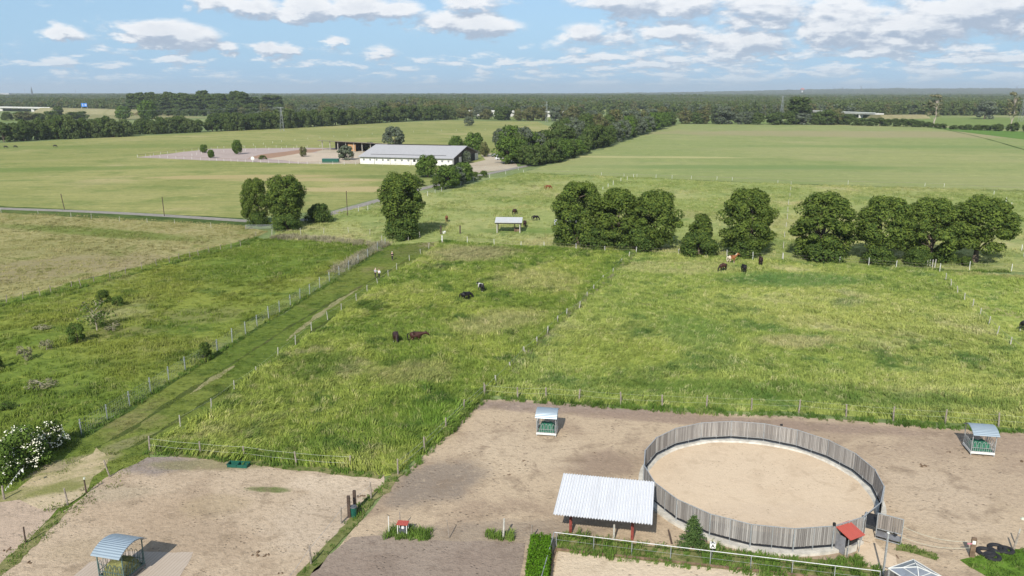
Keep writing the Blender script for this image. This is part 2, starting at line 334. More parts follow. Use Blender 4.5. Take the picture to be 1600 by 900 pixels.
def ribbon(name, pts, width, mat, z, amp=0., stp=3., label=None, cat=None, smooth_pts=True):
    pts = [P(*p) if not isinstance(p, Vector) else p for p in pts]; c = [Vector(p[:2]) for p in pts]
    if smooth_pts:
        for _ in range(3): c = [c[0]]+[q for i in range(len(c)-1) for q in (c[i].lerp(c[i+1], .25), c[i].lerp(c[i+1], .75))]+[c[-1]]
    L = []; Rr = []
    for i, q in enumerate(c):
        d = (c[min(i+1, len(c)-1)]-c[max(i-1, 0)]).normalized(); n = Vector((-d.y, d.x)); w = (width(i/(len(c)-1)) if callable(width) else width)/2
        L.append(q+n*w); Rr.append(q-n*w)
    return patch(name, [Vector((*p, 0)) for p in L+Rr[::-1]], mat, z, amp, stp, label=label, cat=cat)
GREEN, DGREEN, YGREEN, STRAW = (.105, .165, .032), (.050, .095, .018), (.165, .215, .045), (.30, .27, .115)
G_near = [(.195, .268, .048), (.068, .128, .026), (.345, .385, .086), (.50, .43, .23)]
G_right = [(.262, .318, .074), (.100, .172, .044), (.375, .400, .115), (.52, .46, .26)]
G_meadow = [(.140, .195, .034), (.065, .110, .020), (.225, .250, .050), (.29, .27, .13)]
G_lane = [(.110, .155, .027), (.052, .085, .016), (.160, .190, .040), (.22, .195, .085)]
G_brown = [(.29, .265, .115), (.170, .190, .055), (.33, .295, .135), (.37, .300, .175)]
G_mid = [(.245, .285, .090), (.135, .190, .054), (.330, .335, .130), (.44, .38, .21)]
G_leftmid = [(.245, .252, .084), (.150, .195, .054), (.315, .300, .115), (.42, .345, .18)]
G_big = [(.235, .270, .098), (.165, .225, .074), (.290, .300, .122), (.36, .315, .17)]
ground_mat = field_mat('far_country', [(.17, .22, .085), (.09, .13, .05), (.25, .28, .115), (.33, .29, .16)], scale=.12)
o = mesh_obj('ground', [(-14000, -300, 0), (14000, -300, 0), (14000, 16000, 0), (-14000, 16000, 0)], [(0, 1, 2, 3)], ground_mat); tag(o, kind='structure')
mid_row = [(815, 270), (1215, 287), (1600, 298), (1760, 303)]
F_big = patch('field', mid_row + [(1760, 206), (1600, 203), (1450, 196), (1200, 194), (1060, 193), (1030, 203), (930, 236), (850, 262)],
      field_mat('mown_field', G_big, .2, scale=.35, streak=(R(86), .010, .75, (.27, .275, .125)), contrast=.7,
                blobs=[(300, 620, 230, 60, -.1, (.31, .265, .15), .75), (70, 395, 55, 6, -.08, (.42, .38, .18), .75), (560, 740, 160, 40, 0, (.29, .25, .15), .8), (110, 340, 80, 12, -.05, (.145, .215, .07), .7), (260, 470, 150, 14, -.08, (.16, .225, .075), .6), (330, 400, 120, 7, -.08, (.33, .32, .14), .6)]), .03, 2.2, 7)
F_mid = patch('field', [(700, 300), (760, 283), (815, 270)] + mid_row[1:] + [(1760, 437), (1600, 426), (1470, 424), (994, 395), (690, 378), (600, 384), (420, 374), (440, 352), (520, 335), (640, 303)],
      field_mat('mid_pasture', G_mid, .35, scale=.8, blobs=[(40, 205, 22, 9, .1, (.30, .27, .12), .6), (5, 245, 26, 8, 0, (.30, .28, .12), .5), (90, 190, 40, 9, 0, (.26, .24, .1), .5), (3, 180, 14, 5, 0, (.10, .18, .03), .5)]), .034, .8, 6)
F_lm = patch('field', [(-160, 316), (0, 324), (380, 341), (520, 328), (640, 297), (700, 281), (800, 259), (762, 246), (840, 222), (900, 214), (840, 190), (700, 188), (440, 200), (320, 207), (0, 224), (-160, 230)],
      field_mat('left_far_field', G_leftmid, .3, scale=.5, streak=(R(80), .02, .45, (.13, .18, .055)),
                blobs=[(-50, 260, 26, 8, .0, (.42, .335, .175), .85), (-72, 290, 34, 7, .0, (.40, .32, .16), .8), (-200, 330, 70, 12, .2, (.11, .18, .04), .6), (-260, 470, 100, 20, .2, (.12, .18, .04), .5), (-105, 300, 40, 8, .1, (.40, .315, .155), .8), (-40, 300, 30, 10, 0, (.12, .17, .045), .5)]), .036, 1., 8)
F_br = patch('field', [(-160, 322), (0, 333), (150, 338), (375, 352), (415, 362), (395, 372), (0, 471), (-160, 515)],
      field_mat('dry_field', G_brown, .6, scale=1.2, blobs=[(-95, 178, 34, 5, -.35, (.12, .17, .03), .75), (-92, 158, 16, 8, 0, (.20, .20, .075), .4), (-85, 140, 22, 12, .5, (.25, .20, .125), .6), (-105, 205, 40, 4, -.2, (.13, .19, .045), .7)]), .038, .7, 4)
F_me = patch('field', [(395, 372), (600, 384), (584, 398), (530, 425), (440, 492), (290, 584), (128, 680), (60, 735), (-60, 800), (-300, 800), (-300, 560), (0, 471)],
      field_mat('rough_meadow', G_meadow, .6, scale=1.3, blobs=[(-46, 108, 8, 5, .3, (.22, .20, .085), .5), (-52, 100, 7, 3, .3, (.20, .18, .08), .6), (-44, 90, 10, 4, .4, (.165, .19, .04), .5), (-60, 130, 14, 6, .3, (.20, .22, .06), .5)]), .040, .5, 3)
F_la = patch('path', [(600, 384), (690, 377), (560, 470), (440, 560), (330, 645), (235, 697), (236, 716), (188, 760), (112, 806), (-20, 930), (-160, 900), (0, 770), (60, 735), (128, 680), (290, 584), (440, 492), (530, 425), (584, 398)],
      field_mat('grass_lane', G_lane, .5, scale=2, blobs=[(-37.5, 62.2, 3.6, 1.5, .5, (.33, .27, .17), .7), (-35, 66, 3, 1.2, .9, (.28, .24, .14), .5), (-41, 60.3, 4, 1.5, .3, (.36, .29, .19), .7), (-39, 55, 4, 2, .9, (.40, .32, .21), .6), (-15.5, 165, 5, 6, 0, (.34, .26, .17), .85), (-20, 158, 5, 10, -.5, (.16, .15, .06), .5)]), .042, .35, 2)
F_n1 = patch('field', [(690, 378), (800, 386), (994, 396), (925, 460), (885, 497), (839, 538), (775, 600), (757, 617), (725, 645), (664, 706), (622, 741), (600, 745), (548, 737), (400, 722), (235, 706), (235, 697), (330, 645), (440, 560), (560, 470)],
      field_mat('tall_grass_field', G_near, .8, scale=1.6, blobs=[(-8, 152, 9, 8, 0, (.44, .37, .20), .85), (-11, 84, 5, 5, .3, (.44, .35, .18), .6), (-2, 104, 8, 5, .6, (.44, .38, .18), .5), (5, 140, 12, 10, 0, (.21, .21, .075), .5), (-20, 80, 6, 6, 0, (.08, .145, .02), .4)]), .044, .4, 2)
F_n2 = patch('field', [(994, 396), (1470, 424), (1531, 492), (1600, 560), (1690, 640), (1760, 680), (1560, 668), (1396, 657), (1248, 645), (1104, 640), (970, 634), (854, 625), (757, 617), (775, 600), (839, 538), (885, 497), (925, 460)],
      field_mat('yellow_green_field', G_right, .8, scale=1.3, blobs=[(37, 96, 6, 3, .2, (.29, .24, .11), .55), (60, 128, 20, 6, 0, (.10, .17, .05), .6), (12, 92, 9, 6, 0, (.20, .25, .045), .55), (30, 78, 24, 3, -.15, (.075, .14, .025), .5)]), .044, .4, 2)
F_n3 = patch('field', [(1470, 424), (1760, 440), (1760, 680), (1690, 640), (1600, 560), (1531, 492)], field_mat('right_pasture', G_right, .7, scale=1.5, seed=3, blobs=[(92, 137, 14, 6, 0, (.32, .27, .13), .8), (75, 105, 16, 2.2, -1.0, (.33, .28, .15), .7)]), .044, .4, 3)
SAND_L, SAND_M, SAND_D, SAND_G = (.435, .338, .232), (.325, .245, .172), (.190, .140, .098), (.215, .176, .140)
patch('sand_paddock', [(757, 624), (856, 628), (970, 638), (1104, 646), (1248, 652), (1396, 663), (1560, 676), (1780, 690), (1900, 960), (500, 1000), (400, 1000), (470, 925), (492, 895), (545, 836), (590, 783), (624, 746), (690, 690), (728, 652)],
      sand_mat('paddock_sand', SAND_L, SAND_M, SAND_D, .46, .6, blobs=[(-6, 59, 5.5, 3.4, .8, SAND_G, .85), (7.6, 62, 4, 3, .3, (.24, .175, .128), .8), (4, 74.5, 14, 1.6, -.12, (.26, .20, .165), .9), (22, 70.8, 22, 1.5, -.15, (.26, .19, .145), .85), (38, 61, 9, 7, .3, (.37, .285, .205), .5), (1, 65, 6, 5, 0, (.48, .38, .265), .8), (-1, 51, 9, 2, .1, SAND_G, .6), (33, 56, 5, 6, 0, (.45, .355, .255), .7), (8, 55, 5, 3, .2, (.29, .22, .165), .7), (44, 66, 6, 2, 0, (.30, .225, .165), .6)], prints=.32), .048, .22, 1.2)
patch('sand_paddock', [(232, 714), (330, 716), (545, 738), (604, 742), (585, 778), (545, 828), (480, 905), (400, 1000), (-200, 1000), (-40, 925), (54, 836), (112, 791), (168, 749)],
      sand_mat('left_paddock_sand', (.435, .340, .240), (.355, .270, .188), (.20, .15, .10), .5, .6, blobs=[(-30.5, 62, 4, 2.1, -.1, (.235, .195, .172), .95), (-26, 61.8, 6, 1.2, 0, (.19, .175, .08), .75), (-19.6, 57.5, 2.1, .55, -.1, (.11, .14, .04), .95), (-13, 58.8, 5.5, 2.4, 0, (.52, .42, .31), .85), (-14, 53, 4.5, 5, 0, (.46, .37, .275), .7), (-28, 54, 6, 3, 0, (.38, .285, .195), .6), (-23, 55, 3, 2, 0, (.33, .255, .155), .5), (-29, 49, 4, 2, 0, (.33, .26, .17), .5), (-31.5, 57, 3, 1.6, 0, (.30, .26, .18), .4)], prints=.45, print_scale=3), .052, .3, 1.2)
patch('sand_paddock', [(-40, 790), (30, 782), (60, 797), (88, 795), (60, 825), (-20, 905), (-200, 960)], sand_mat('corner_paddock_sand', (.41, .315, .235), (.36, .275, .205), (.23, .18, .13), .5, .6, prints=.4), .054, .25, 1.)
patch('sand_paddock', [(550, 840), (600, 836), (700, 846), (800, 846), (822, 850), (800, 1000), (380, 1000), (490, 890)],
      sand_mat('grey_paddock_sand', (.27, .215, .17), (.245, .19, .15), (.165, .125, .098), .45, .6, prints=.5, print_scale=3), .052, .25, 1.)
# dirt ruts in the lane, verges of green along the paddock fences
rut = sand_mat('bare_track', (.36, .30, .18), (.24, .22, .11), (.17, .18, .06), .35, .5)
ribbon('path', [(560, 452), (520, 476), (488, 500), (462, 520), (448, 533)], lambda t: .9*math.sin(math.pi*min(1, t*1.05+.02)), rut, .046, .25, .6)
ribbon('path', [(366, 572), (345, 585), (320, 601), (296, 617)], lambda t: .8*math.sin(math.pi*min(1, t+.02)), rut, .046, .2, .6)
rut2 = field_mat('worn_rut', [(.062, .088, .02), (.042, .058, .015), (.085, .10, .027), (.15, .13, .06)], scale=3)
ribbon('path', [(640, 405), (560, 450), (470, 500), (400, 545), (330, 590), (250, 640), (205, 672), (150, 700)], .5, rut2, .045, .3, .7)
ribbon('path', [(650, 412), (585, 455), (500, 510), (430, 560), (350, 612), (280, 655), (225, 690), (180, 712)], .45, rut2, .045, .3, .7)
verge = field_mat('verge', [(.16, .17, .06), (.09, .12, .03), (.24, .215, .10), (.34, .27, .17)], scale=4)
patch('path', [(60, 742), (100, 738), (150, 700), (172, 712), (150, 745), (128, 775), (100, 792), (60, 797), (20, 790), (0, 800), (-30, 790), (20, 765)], sand_mat('lane_mouth_sand', (.43, .345, .215), (.19, .19, .065), (.20, .19, .08), .42, .54, prints=.4, blobs=[(-36, 55.5, 3.4, 1.6, .4, (.46, .37, .25), .9), (-33.5, 58, 2.2, 1.2, .9, (.42, .34, .22), .8)]), .0475, .5, 1.)
ribbon('verge', [(622, 741), (600, 765), (577, 782), (548, 820), (520, 850), (484, 890), (460, 925)], .6, verge, .058, .42, .5)
ribbon('verge', [(100, 800), (60, 838), (34, 862), (-10, 905)], .55, verge, .058, .4, .5)
for pl_, w_ in (([(128, 684), (203, 639), (290, 584), (384, 526), (437, 491), (500, 453), (560, 415), (600, 388)], .55), ([(402, 373), (345, 394), (280, 409), (196, 432), (112, 453), (36, 470), (-60, 492)], .9), ([(815, 270.5), (1050, 280), (1215, 287.5), (1600, 299), (1760, 304)], 1.1),
    ([(690, 377), (850, 389), (994, 396), (1223, 409), (1400, 421), (1580, 426)], .6), ([(994, 397), (925, 462), (885, 498), (839, 540), (775, 602)], .5)):
    ribbon('verge', pl_, w_, field_mat('dark_verge', [(.06, .10, .022), (.04, .07, .016), (.09, .13, .03), (.17, .16, .07)], scale=3), .0492, .25, 1.2)
# road
asph = plain('worn_asphalt', (.235, .215, .185), .95, scale=.8, var=.2)
patch('verge', [(-160, 316), (0, 322), (378, 341), (390, 350), (375, 353), (0, 333), (-160, 326)], field_mat('road_bank', [(.06, .095, .025), (.035, .06, .015), (.10, .14, .035), (.16, .16, .06)], scale=2), .05, .5, 3)
ribbon('road', [(-160, 320), (0, 326.3), (120, 330), (250, 336.5), (375, 345), (440, 349), (490, 342), (545, 326), (590, 314), (650, 297), (700, 286), (740, 276), (800, 264), (830, 258)], 3.4, asph, .062, .12, 2)
# yard of the stable and its riding arenas
yard = sand_mat('yard_sand', (.42, .36, .27), (.38, .32, .24), (.28, .24, .18), prints=.1)
patch('yard', [(690, 262), (735, 272), (812, 262), (790, 240), (750, 240), (760, 250), (735, 255)], yard, .056, .5, 4)
patch('yard', [(480, 256), (560, 256), (600, 235), (500, 233)], yard, .056, .5, 4)
patch('riding_arena', [(214, 246), (330, 232.5), (480, 231), (600, 232), (560, 256), (480, 256), (330, 251)], sand_mat('arena_soil', (.37, .30, .27), (.345, .28, .25), (.28, .22, .19), prints=.1), .052, .6, 5)
patch('riding_arena', [(385, 248), (405, 242), (470, 234), (510, 233), (490, 238), (440, 247)], sand_mat('arena_brown', (.30, .19, .125), (.28, .18, .12), (.22, .14, .10), prints=.1), .060, .6, 5)
patch('riding_arena', [(420, 248), (475, 238.5), (520, 239), (560, 245), (550, 252), (470, 254)], sand_mat('arena_pale', (.46, .38, .29), (.43, .355, .27), (.36, .29, .22), prints=.1), .064, .6, 5)
# more country behind
CLEAR = []
for k_, pl_ in enumerate([[(470, 173), (640, 172), (650, 174.5), (480, 176)], [(700, 168.5), (840, 167.5), (850, 169.2), (710, 170.4)], [(930, 171.5), (1080, 171), (1090, 173.5), (940, 174)], [(90, 163.5), (210, 163), (215, 165), (95, 165.6)], [(560, 163), (700, 162.4), (700, 163.8), (565, 164.4)], [(900, 163), (1010, 162.6), (1015, 164), (905, 164.3)], [(1120, 166.5), (1200, 166), (1205, 167.6), (1122, 168)], [(300, 160.5), (420, 160), (425, 161.2), (305, 161.6)]]):
    CLEAR.append(patch('field', pl_, field_mat('clearing', [[(.24, .26, .10), (.17, .2, .07), (.30, .29, .13), (.38, .33, .17)], [(.30, .28, .13), (.2, .22, .09), (.33, .3, .15), (.4, .34, .2)]][k_ % 2], scale=.1), .055+k_*.001, 6, 30))
patch('field', [(0, 191), (80, 187), (75, 183), (0, 184)], field_mat('far_green', [(.17, .22, .06), (.14, .19, .05), (.2, .24, .08), (.25, .24, .12)], scale=.3), .06, 3, 20)
patch('field', [(80, 184), (215, 187), (330, 184), (220, 176), (120, 173), (0, 178)], field_mat('far_tan', [(.25, .23, .11), (.17, .19, .07), (.26, .25, .12), (.33, .29, .17)], scale=.2), .055, 3, 20)
patch('field', [(1060, 193), (1450, 196), (1760, 203), (1760, 188), (1600, 184), (1380, 180), (1200, 181), (1070, 184)], field_mat('far_meadow', [(.165, .22, .06), (.13, .18, .05), (.2, .24, .08), (.27, .25, .13)], scale=.2), .06, 3, 20)
patch('field', [(700, 187), (860, 189), (930, 191), (930, 182), (700, 183)], field_mat('far_meadow', [(.165, .21, .06), (.13, .18, .05), (.2, .23, .08), (.25, .23, .12)], scale=.2), .055, 3, 20)
patch('field', [(1440, 198), (1600, 206), (1760, 214), (1760, 226), (1600, 218), (1500, 206)], field_mat('green_strip', [(.11, .20, .04), (.09, .16, .03), (.13, .22, .05), (.2, .2, .08)], scale=.3), .062, 1, 15)
ribbon('ditch', [(1475, 202), (1540, 216), (1600, 234), (1700, 262)], 1.3, field_mat('ditch_bank', [(.05, .09, .02), (.03, .05, .01), (.07, .11, .03), (.1, .1, .04)]), .07, .3, 8)
# paving under the hay feeder
m_, q_, b_, _x = new_mat('grass_grid_paving'); pp = q_.scaled(q_.pos(), (1, 1, 1), R(12)); s_ = q_.sep(pp)
fx = q_.m('ABSOLUTE', q_.m('SUBTRACT', q_.m('FRACT', q_.m('MULTIPLY', s_[0], 4.2)), .5)); fy = q_.m('ABSOLUTE', q_.m('SUBTRACT', q_.m('FRACT', q_.m('MULTIPLY', s_[1], 8)), .5))
jn = q_.m('MAXIMUM', q_.step(fx, .36, .46), q_.step(fy, .30, .44)); q_.put(b_.inputs[0], q_.mix(q_.m('MULTIPLY', jn, .6), q_.mix(q_.noise(q_.pos(), 1.2), (.44, .37, .30), (.38, .31, .245)), (.22, .17, .125))); b_.inputs['Roughness'].default_value = .95
patch('paving', [(300, 864), (268, 930), (80, 930), (140, 880), (200, 863)], m_, .062, .12, .6)
# motorway embankment
emb = MB()
def embank(pa, pb, z, w=26):
    a, b = pa.copy(), pb.copy(); d = (b-a).normalized(); n = Vector((-d.y, d.x, 0)); a.z = b.z = 0
    vs = []
    for p in (a, b):
        for o_, h in ((-w, 0), (-w/2, z), (w/2, z), (w, 0)): vs.append(p+n*o_+Vector((0, 0, h)))
    emb.add(vs, [(0, 1, 5, 4), (1, 2, 6, 5), (2, 3, 7, 6), (0, 3, 2, 1), (4, 5, 6, 7)])
MW = lambda px, py=None: P(px, py if py else 0, 7)
embank(P(76, 168.2, 7), P(232, 172, 7), 7); embank(P(1368, 176.5, 7), P(1440, 178.4, 5), 4.5, 16)
tag(emb.build('embankment', field_mat('embankment_grass', [(.25, .22, .12), (.16, .16, .07), (.26, .24, .13), (.34, .27, .18)], scale=.4)), kind='structure')

# wooded ridge on the horizon
def hill_h(x, y):
    x = np.asarray(x, float); y = np.asarray(y, float)
    r = np.clip((x-500)/5200, 0, 1); r = r*r*(3-2*r); a = np.exp(-((y-10500)/2300.)**2)
    return (62*r + 10*vnoise(x/900., y/1500., 3)*np.clip((x+1500)/3000, 0, 1) + 8*r*vnoise(x/350., y/700., 4))*a
gx = np.arange(-3000, 12001, 150); gy = np.arange(6500, 14501, 250); X, Y = np.meshgrid(gx, gy); Z = hill_h(X, Y)-1.5
nv = len(gx); vs = np.c_[X.ravel(), Y.ravel(), np.maximum(Z.ravel(), -.6)]
fs = [(j*nv+i, j*nv+i+1, (j+1)*nv+i+1, (j+1)*nv+i) for j in range(len(gy)-1) for i in range(nv-1)]
tag(mesh_obj('hills', vs.tolist(), fs, M['leaf_f'], smooth=True), kind='structure')

# ---------------------------------------------------------------- plant generators
PROFILES = {
 'round': lambda t: np.sqrt(np.clip(1-(2*t-1)**2, 0, 1))**.8,
 'skirt': lambda t: np.where(t < .3, .72+.9*t, np.sqrt(np.clip(1-((t-.42)/.58)**2, 0, 1))),
 'tall': lambda t: np.where(t < .22, .62, np.where(t < .5, .62+(t-.22)*1.36, np.sqrt(np.clip(1-((t-.5)/.5)**2, 0, 1))**.7)),
 'bush': lambda t: np.sqrt(np.clip(1-t**2, 0, 1))**.8,
 'cone': lambda t: (1-t)**.8*.95+.02,
 'fir': lambda t: (1-t)*1.0+.03,
 'column': lambda t: np.sqrt(np.clip(1-(2*t-1)**4, 0, 1)),
}
def crown_np(rg, w, h, z0, prof, lobes, per, card, lobe_r=.27, fill=.55, flat=.85, hollow=.0):
    f = PROFILES[prof]; R_ = w/2; V = []; 
    t = rg.beta(1.15, 1.0, lobes)*.94+.03; rad = f(t)*R_*np.sqrt(rg.uniform(fill, 1, lobes))*(1-lobe_r*.75); th = rg.uniform(0, 2*np.pi, lobes)
    wob = 1+.28*(rg.random(lobes)-.5)
    C = np.c_[rad*np.cos(th)*wob, rad*np.sin(th)*wob, z0+t*h*(1-lobe_r*.4)]
    lr = R_*lobe_r*rg.uniform(.65, 1.3, lobes)
    C = np.repeat(C, per, 0); lr = np.repeat(lr, per); n = len(C)
    d = rg.normal(size=(n, 3)); d[:, 2] += .25; d /= np.linalg.norm(d, axis=1)[:, None]
    pos = C + d*(lr*rg.uniform(.5, 1.12, n)**.6*1.06)[:, None]*np.array([1, 1, flat]); pos[:, 2] = np.maximum(pos[:, 2], .08)
    nr = d*1.25+rg.normal(size=(n, 3))*.5+np.array([0, 0, .25]); nr /= np.linalg.norm(nr, axis=1)[:, None]
    a = np.cross(nr, rg.normal(size=(n, 3))); a /= np.linalg.norm(a, axis=1)[:, None]; b = np.cross(nr, a)
    s = card*rg.uniform(.6, 1.35, n)[:, None]; k = nr*s*.18
    V = np.stack([pos-a*s, pos-b*s*.55+k, pos+a*s, pos+b*s*.6+k], 1).reshape(-1, 3)
    return V, pos
def quads_mesh(name, V, mats, mi=None):
    n = len(V)//4; me = bpy.data.meshes.new(name); me.vertices.add(n*4); me.vertices.foreach_set('co', V.astype(np.float32).ravel())
    me.loops.add(n*4); me.loops.foreach_set('vertex_index', np.arange(n*4, dtype=np.int32)); me.polygons.add(n)
    me.polygons.foreach_set('loop_start', np.arange(0, n*4, 4, dtype=np.int32)); me.polygons.foreach_set('loop_total', np.full(n, 4, dtype=np.int32))
    for m in mats: me.materials.append(m)
    if mi is not None: me.polygons.foreach_set('material_index', mi.astype(np.int32))
    me.update(calc_edges=True); return me
def trunk_mesh(name, rg, h, r, reach, mat, limbs=6, splay=.6):
    mb = MB(); pts = [Vector((0, 0, 0))]; n = 4
    for i in range(n): pts.append(pts[-1]+Vector((rg.normal()*.04*h/n*2, rg.normal()*.04*h/n*2, h*.62/n)))
    for i in range(n): mb.tube(pts[i], pts[i+1], r*(1.25 if i == 0 else 1-i*.17), r*(1-(i+1)*.17), 8, cap=False)
    for k in range(limbs):
        a = rg.uniform(0, 6.28); s = pts[rg.integers(1, n+1)]; e = s+Vector((math.cos(a)*reach*splay, math.sin(a)*reach*splay, h*rg.uniform(.12, .3)))
        mid = s.lerp(e, .5)+Vector((0, 0, h*.04)); mb.tube(s, mid, r*.42, r*.3, 6, False); mb.tube(mid, e, r*.3, r*.1, 6, False)
    me = mb.build(name, mat, smooth=True); d = me.data; COL.objects.unlink(me); bpy.data.objects.remove(me); return d
TREE_CACHE = {}
def tree_kind(key, w, h, z0, prof, lobes, per, card, mats, seed, trunk_r=.3, bark='bark', limbs=6, frac=(1,), **kw):
    rg = np.random.default_rng(seed); V, pos = crown_np(rg, w, h-z0, z0, prof, lobes, per, card, **kw)
    mi = rg.choice(len(frac), size=len(pos), p=np.array(frac)/sum(frac)) if len(frac) > 1 else None
    TREE_CACHE[key] = (quads_mesh('crown_'+key, V, [M[m] for m in mats], mi), trunk_mesh('trunk_'+key, rg, h, trunk_r, w*.4, M[bark], limbs), w, h)
def place_tree(key, name, label, cat, loc, w, h, rz=None, group=None, parts=('crown', 'trunk')):
    cm, tm, w0, h0 = TREE_CACHE[key]; t = thing(name, label, cat, (loc[0], loc[1], 0), random.uniform(0, 6.28) if rz is None else rz, group)
    t.scale = (w/w0, w/w0, h/h0)
    for nm, me in zip(parts, (cm, tm)):
        o = bpy.data.objects.new(nm, me); COL.objects.link(o); o.parent = t
    return t

# ---------------------------------------------------------------- grass scattered as real tufts
def hidden_coll(name, objs):
    c = bpy.data.collections.new(name)
    for o in objs: c.objects.link(o); COL.objects.unlink(o)
    return c
def tuft(name, mat, rg, blades, length, width, spread, lean):
    V = []; F = []
    for _ in range(blades):
        a = rg.uniform(0, 6.28); r = spread*math.sqrt(rg.random()); bx, by = r*math.cos(a), r*math.sin(a); L = length*rg.uniform(.55, 1.1)
        ld_ = lean*rg.uniform(.5, 1.4); dx, dy = ld_+rg.normal()*.3, rg.normal()*.35; fa = rg.uniform(0, 3.14); wx, wy = math.cos(fa)*width/2, math.sin(fa)*width/2
        k = len(V); z1 = L*.6; z2 = L*max(.35, 1-.38*math.hypot(dx, dy)); 
        V += [(bx-wx, by-wy, 0), (bx+wx, by+wy, 0), (bx+dx*L*.35-wx*.9, by+dy*L*.35-wy*.9, z1), (bx+dx*L*.35+wx*.9, by+dy*L*.35+wy*.9, z1), (bx+dx*L, by+dy*L, z2)]
        F += [(k, k+1, k+3, k+2), (k+2, k+3, k+4)]
    return mesh_obj(name, V, F, mat)
def in_poly(x, y, poly):
    c = np.zeros(len(x), bool); n = len(poly); j = n-1
    for i in range(n):
        xi, yi, xj, yj = poly[i][0], poly[i][1], poly[j][0], poly[j][1]
        if yi != yj: c ^= ((yi > y) != (yj > y)) & (x < (xj-xi)*(y-yi)/(yj-yi)+xi)
        j = i
    return c
def instancer(name, pts, rots, scl, coll, idx=None, label=None, cat=None):
    me = bpy.data.meshes.new(name); n = len(pts); me.vertices.add(n); me.vertices.foreach_set('co', pts.astype(np.float32).ravel())
    a = me.attributes.new('rot', 'FLOAT_VECTOR', 'POINT'); a.data.foreach_set('vector', rots.astype(np.float32).ravel())
    a = me.attributes.new('scl', 'FLOAT_VECTOR', 'POINT'); a.data.foreach_set('vector', scl.astype(np.float32).ravel())
    k = len(coll.objects); a = me.attributes.new('idx', 'INT', 'POINT'); a.data.foreach_set('value', (rng.integers(0, k, n) if idx is None else idx).astype(np.int32))
    me.update(); o = bpy.data.objects.new(name, me); COL.objects.link(o)
    g = bpy.data.node_groups.new('scatter_'+name, 'GeometryNodeTree'); g.interface.new_socket('Geometry', in_out='INPUT', socket_type='NodeSocketGeometry'); g.interface.new_socket('Geometry', in_out='OUTPUT', socket_type='NodeSocketGeometry')
    q = NT(g); gi = q.n('NodeGroupInput'); go = q.n('NodeGroupOutput'); ci = q.n('GeometryNodeCollectionInfo'); ci.inputs[0].default_value = coll; ci.inputs[1].default_value = True; ci.inputs[2].default_value = True
    ip = q.n('GeometryNodeInstanceOnPoints'); ip.inputs['Pick Instance'].default_value = True
    def at(nm, ty): nd = q.n('GeometryNodeInputNamedAttribute', data_type=ty); nd.inputs[0].default_value = nm; return nd.outputs[0]
    q.k.new(gi.outputs[0], ip.inputs['Points']); q.k.new(ci.outputs[0], ip.inputs['Instance']); q.k.new(at('idx', 'INT'), ip.inputs['Instance Index'])
    er = q.n('FunctionNodeEulerToRotation'); q.k.new(at('rot', 'FLOAT_VECTOR'), er.inputs[0]); q.k.new(er.outputs[0], ip.inputs['Rotation']); q.k.new(at('scl', 'FLOAT_VECTOR'), ip.inputs['Scale'])
    q.k.new(ip.outputs[0], go.inputs[0]); md = o.modifiers.new('scatter', 'NODES'); md.node_group = g
    return tag(o, label, cat, kind='stuff')
HORSE_SPOTS = [P(*p)[:2] for p in [(619, 538), (650, 537), (728, 471), (752, 457), (1129, 424), (1143, 412), (1162, 427), (1188, 415)]]
def grass(name, label, poly, dens, mat, length=.7, width=.045, blades=16, spread=.28, lean=.45, thin=None, ymax=None, size=(.6, 1.25), seed=1, keep=None, excl=()):
    rg = np.random.default_rng(seed); tl = hidden_coll(name+'_tufts', [tuft('tuft', mat, rg, blades, length, width, spread, l) for l in (lean*.5, lean, lean*1.3, lean*.9)])
    x0, x1 = min(p[0] for p in poly), max(p[0] for p in poly); y0, y1 = min(p[1] for p in poly), max(p[1] for p in poly)
    n = int((x1-x0)*(y1-y0)*dens); x = rg.uniform(x0, x1, n); y = rg.uniform(y0, y1, n); k = in_poly(x, y, poly) & (np.abs(x) < y*.66+4) & (y > 40)
    if keep is not None: k &= keep(x, y, rg)
    for e in excl: k &= ~in_poly(x, y, e)
    for hx, hy in HORSE_SPOTS: k &= (x-hx)**2+(y-hy)**2 > 1.0
    x, y = x[k], y[k]; n = len(x)
    cl = vnoise(x/1.7, y/1.7, 2)*.6+vnoise(x/5, y/5, 8)*.4; s = rg.uniform(size[0], size[1], n)*(.4+1.15*cl)
    ang = 1.1+(vnoise(x/14, y/14, 6)-.5)*3.2+(vnoise(x/3, y/3, 7)-.5)*1.6+rg.normal(size=n)*.35
    print(name, n)
    return instancer(name, np.c_[x, y, np.full(n, .03)], np.c_[np.zeros(n), np.zeros(n), ang], np.c_[s*1.15, s*1.15, s], tl, label=label, cat='grass')
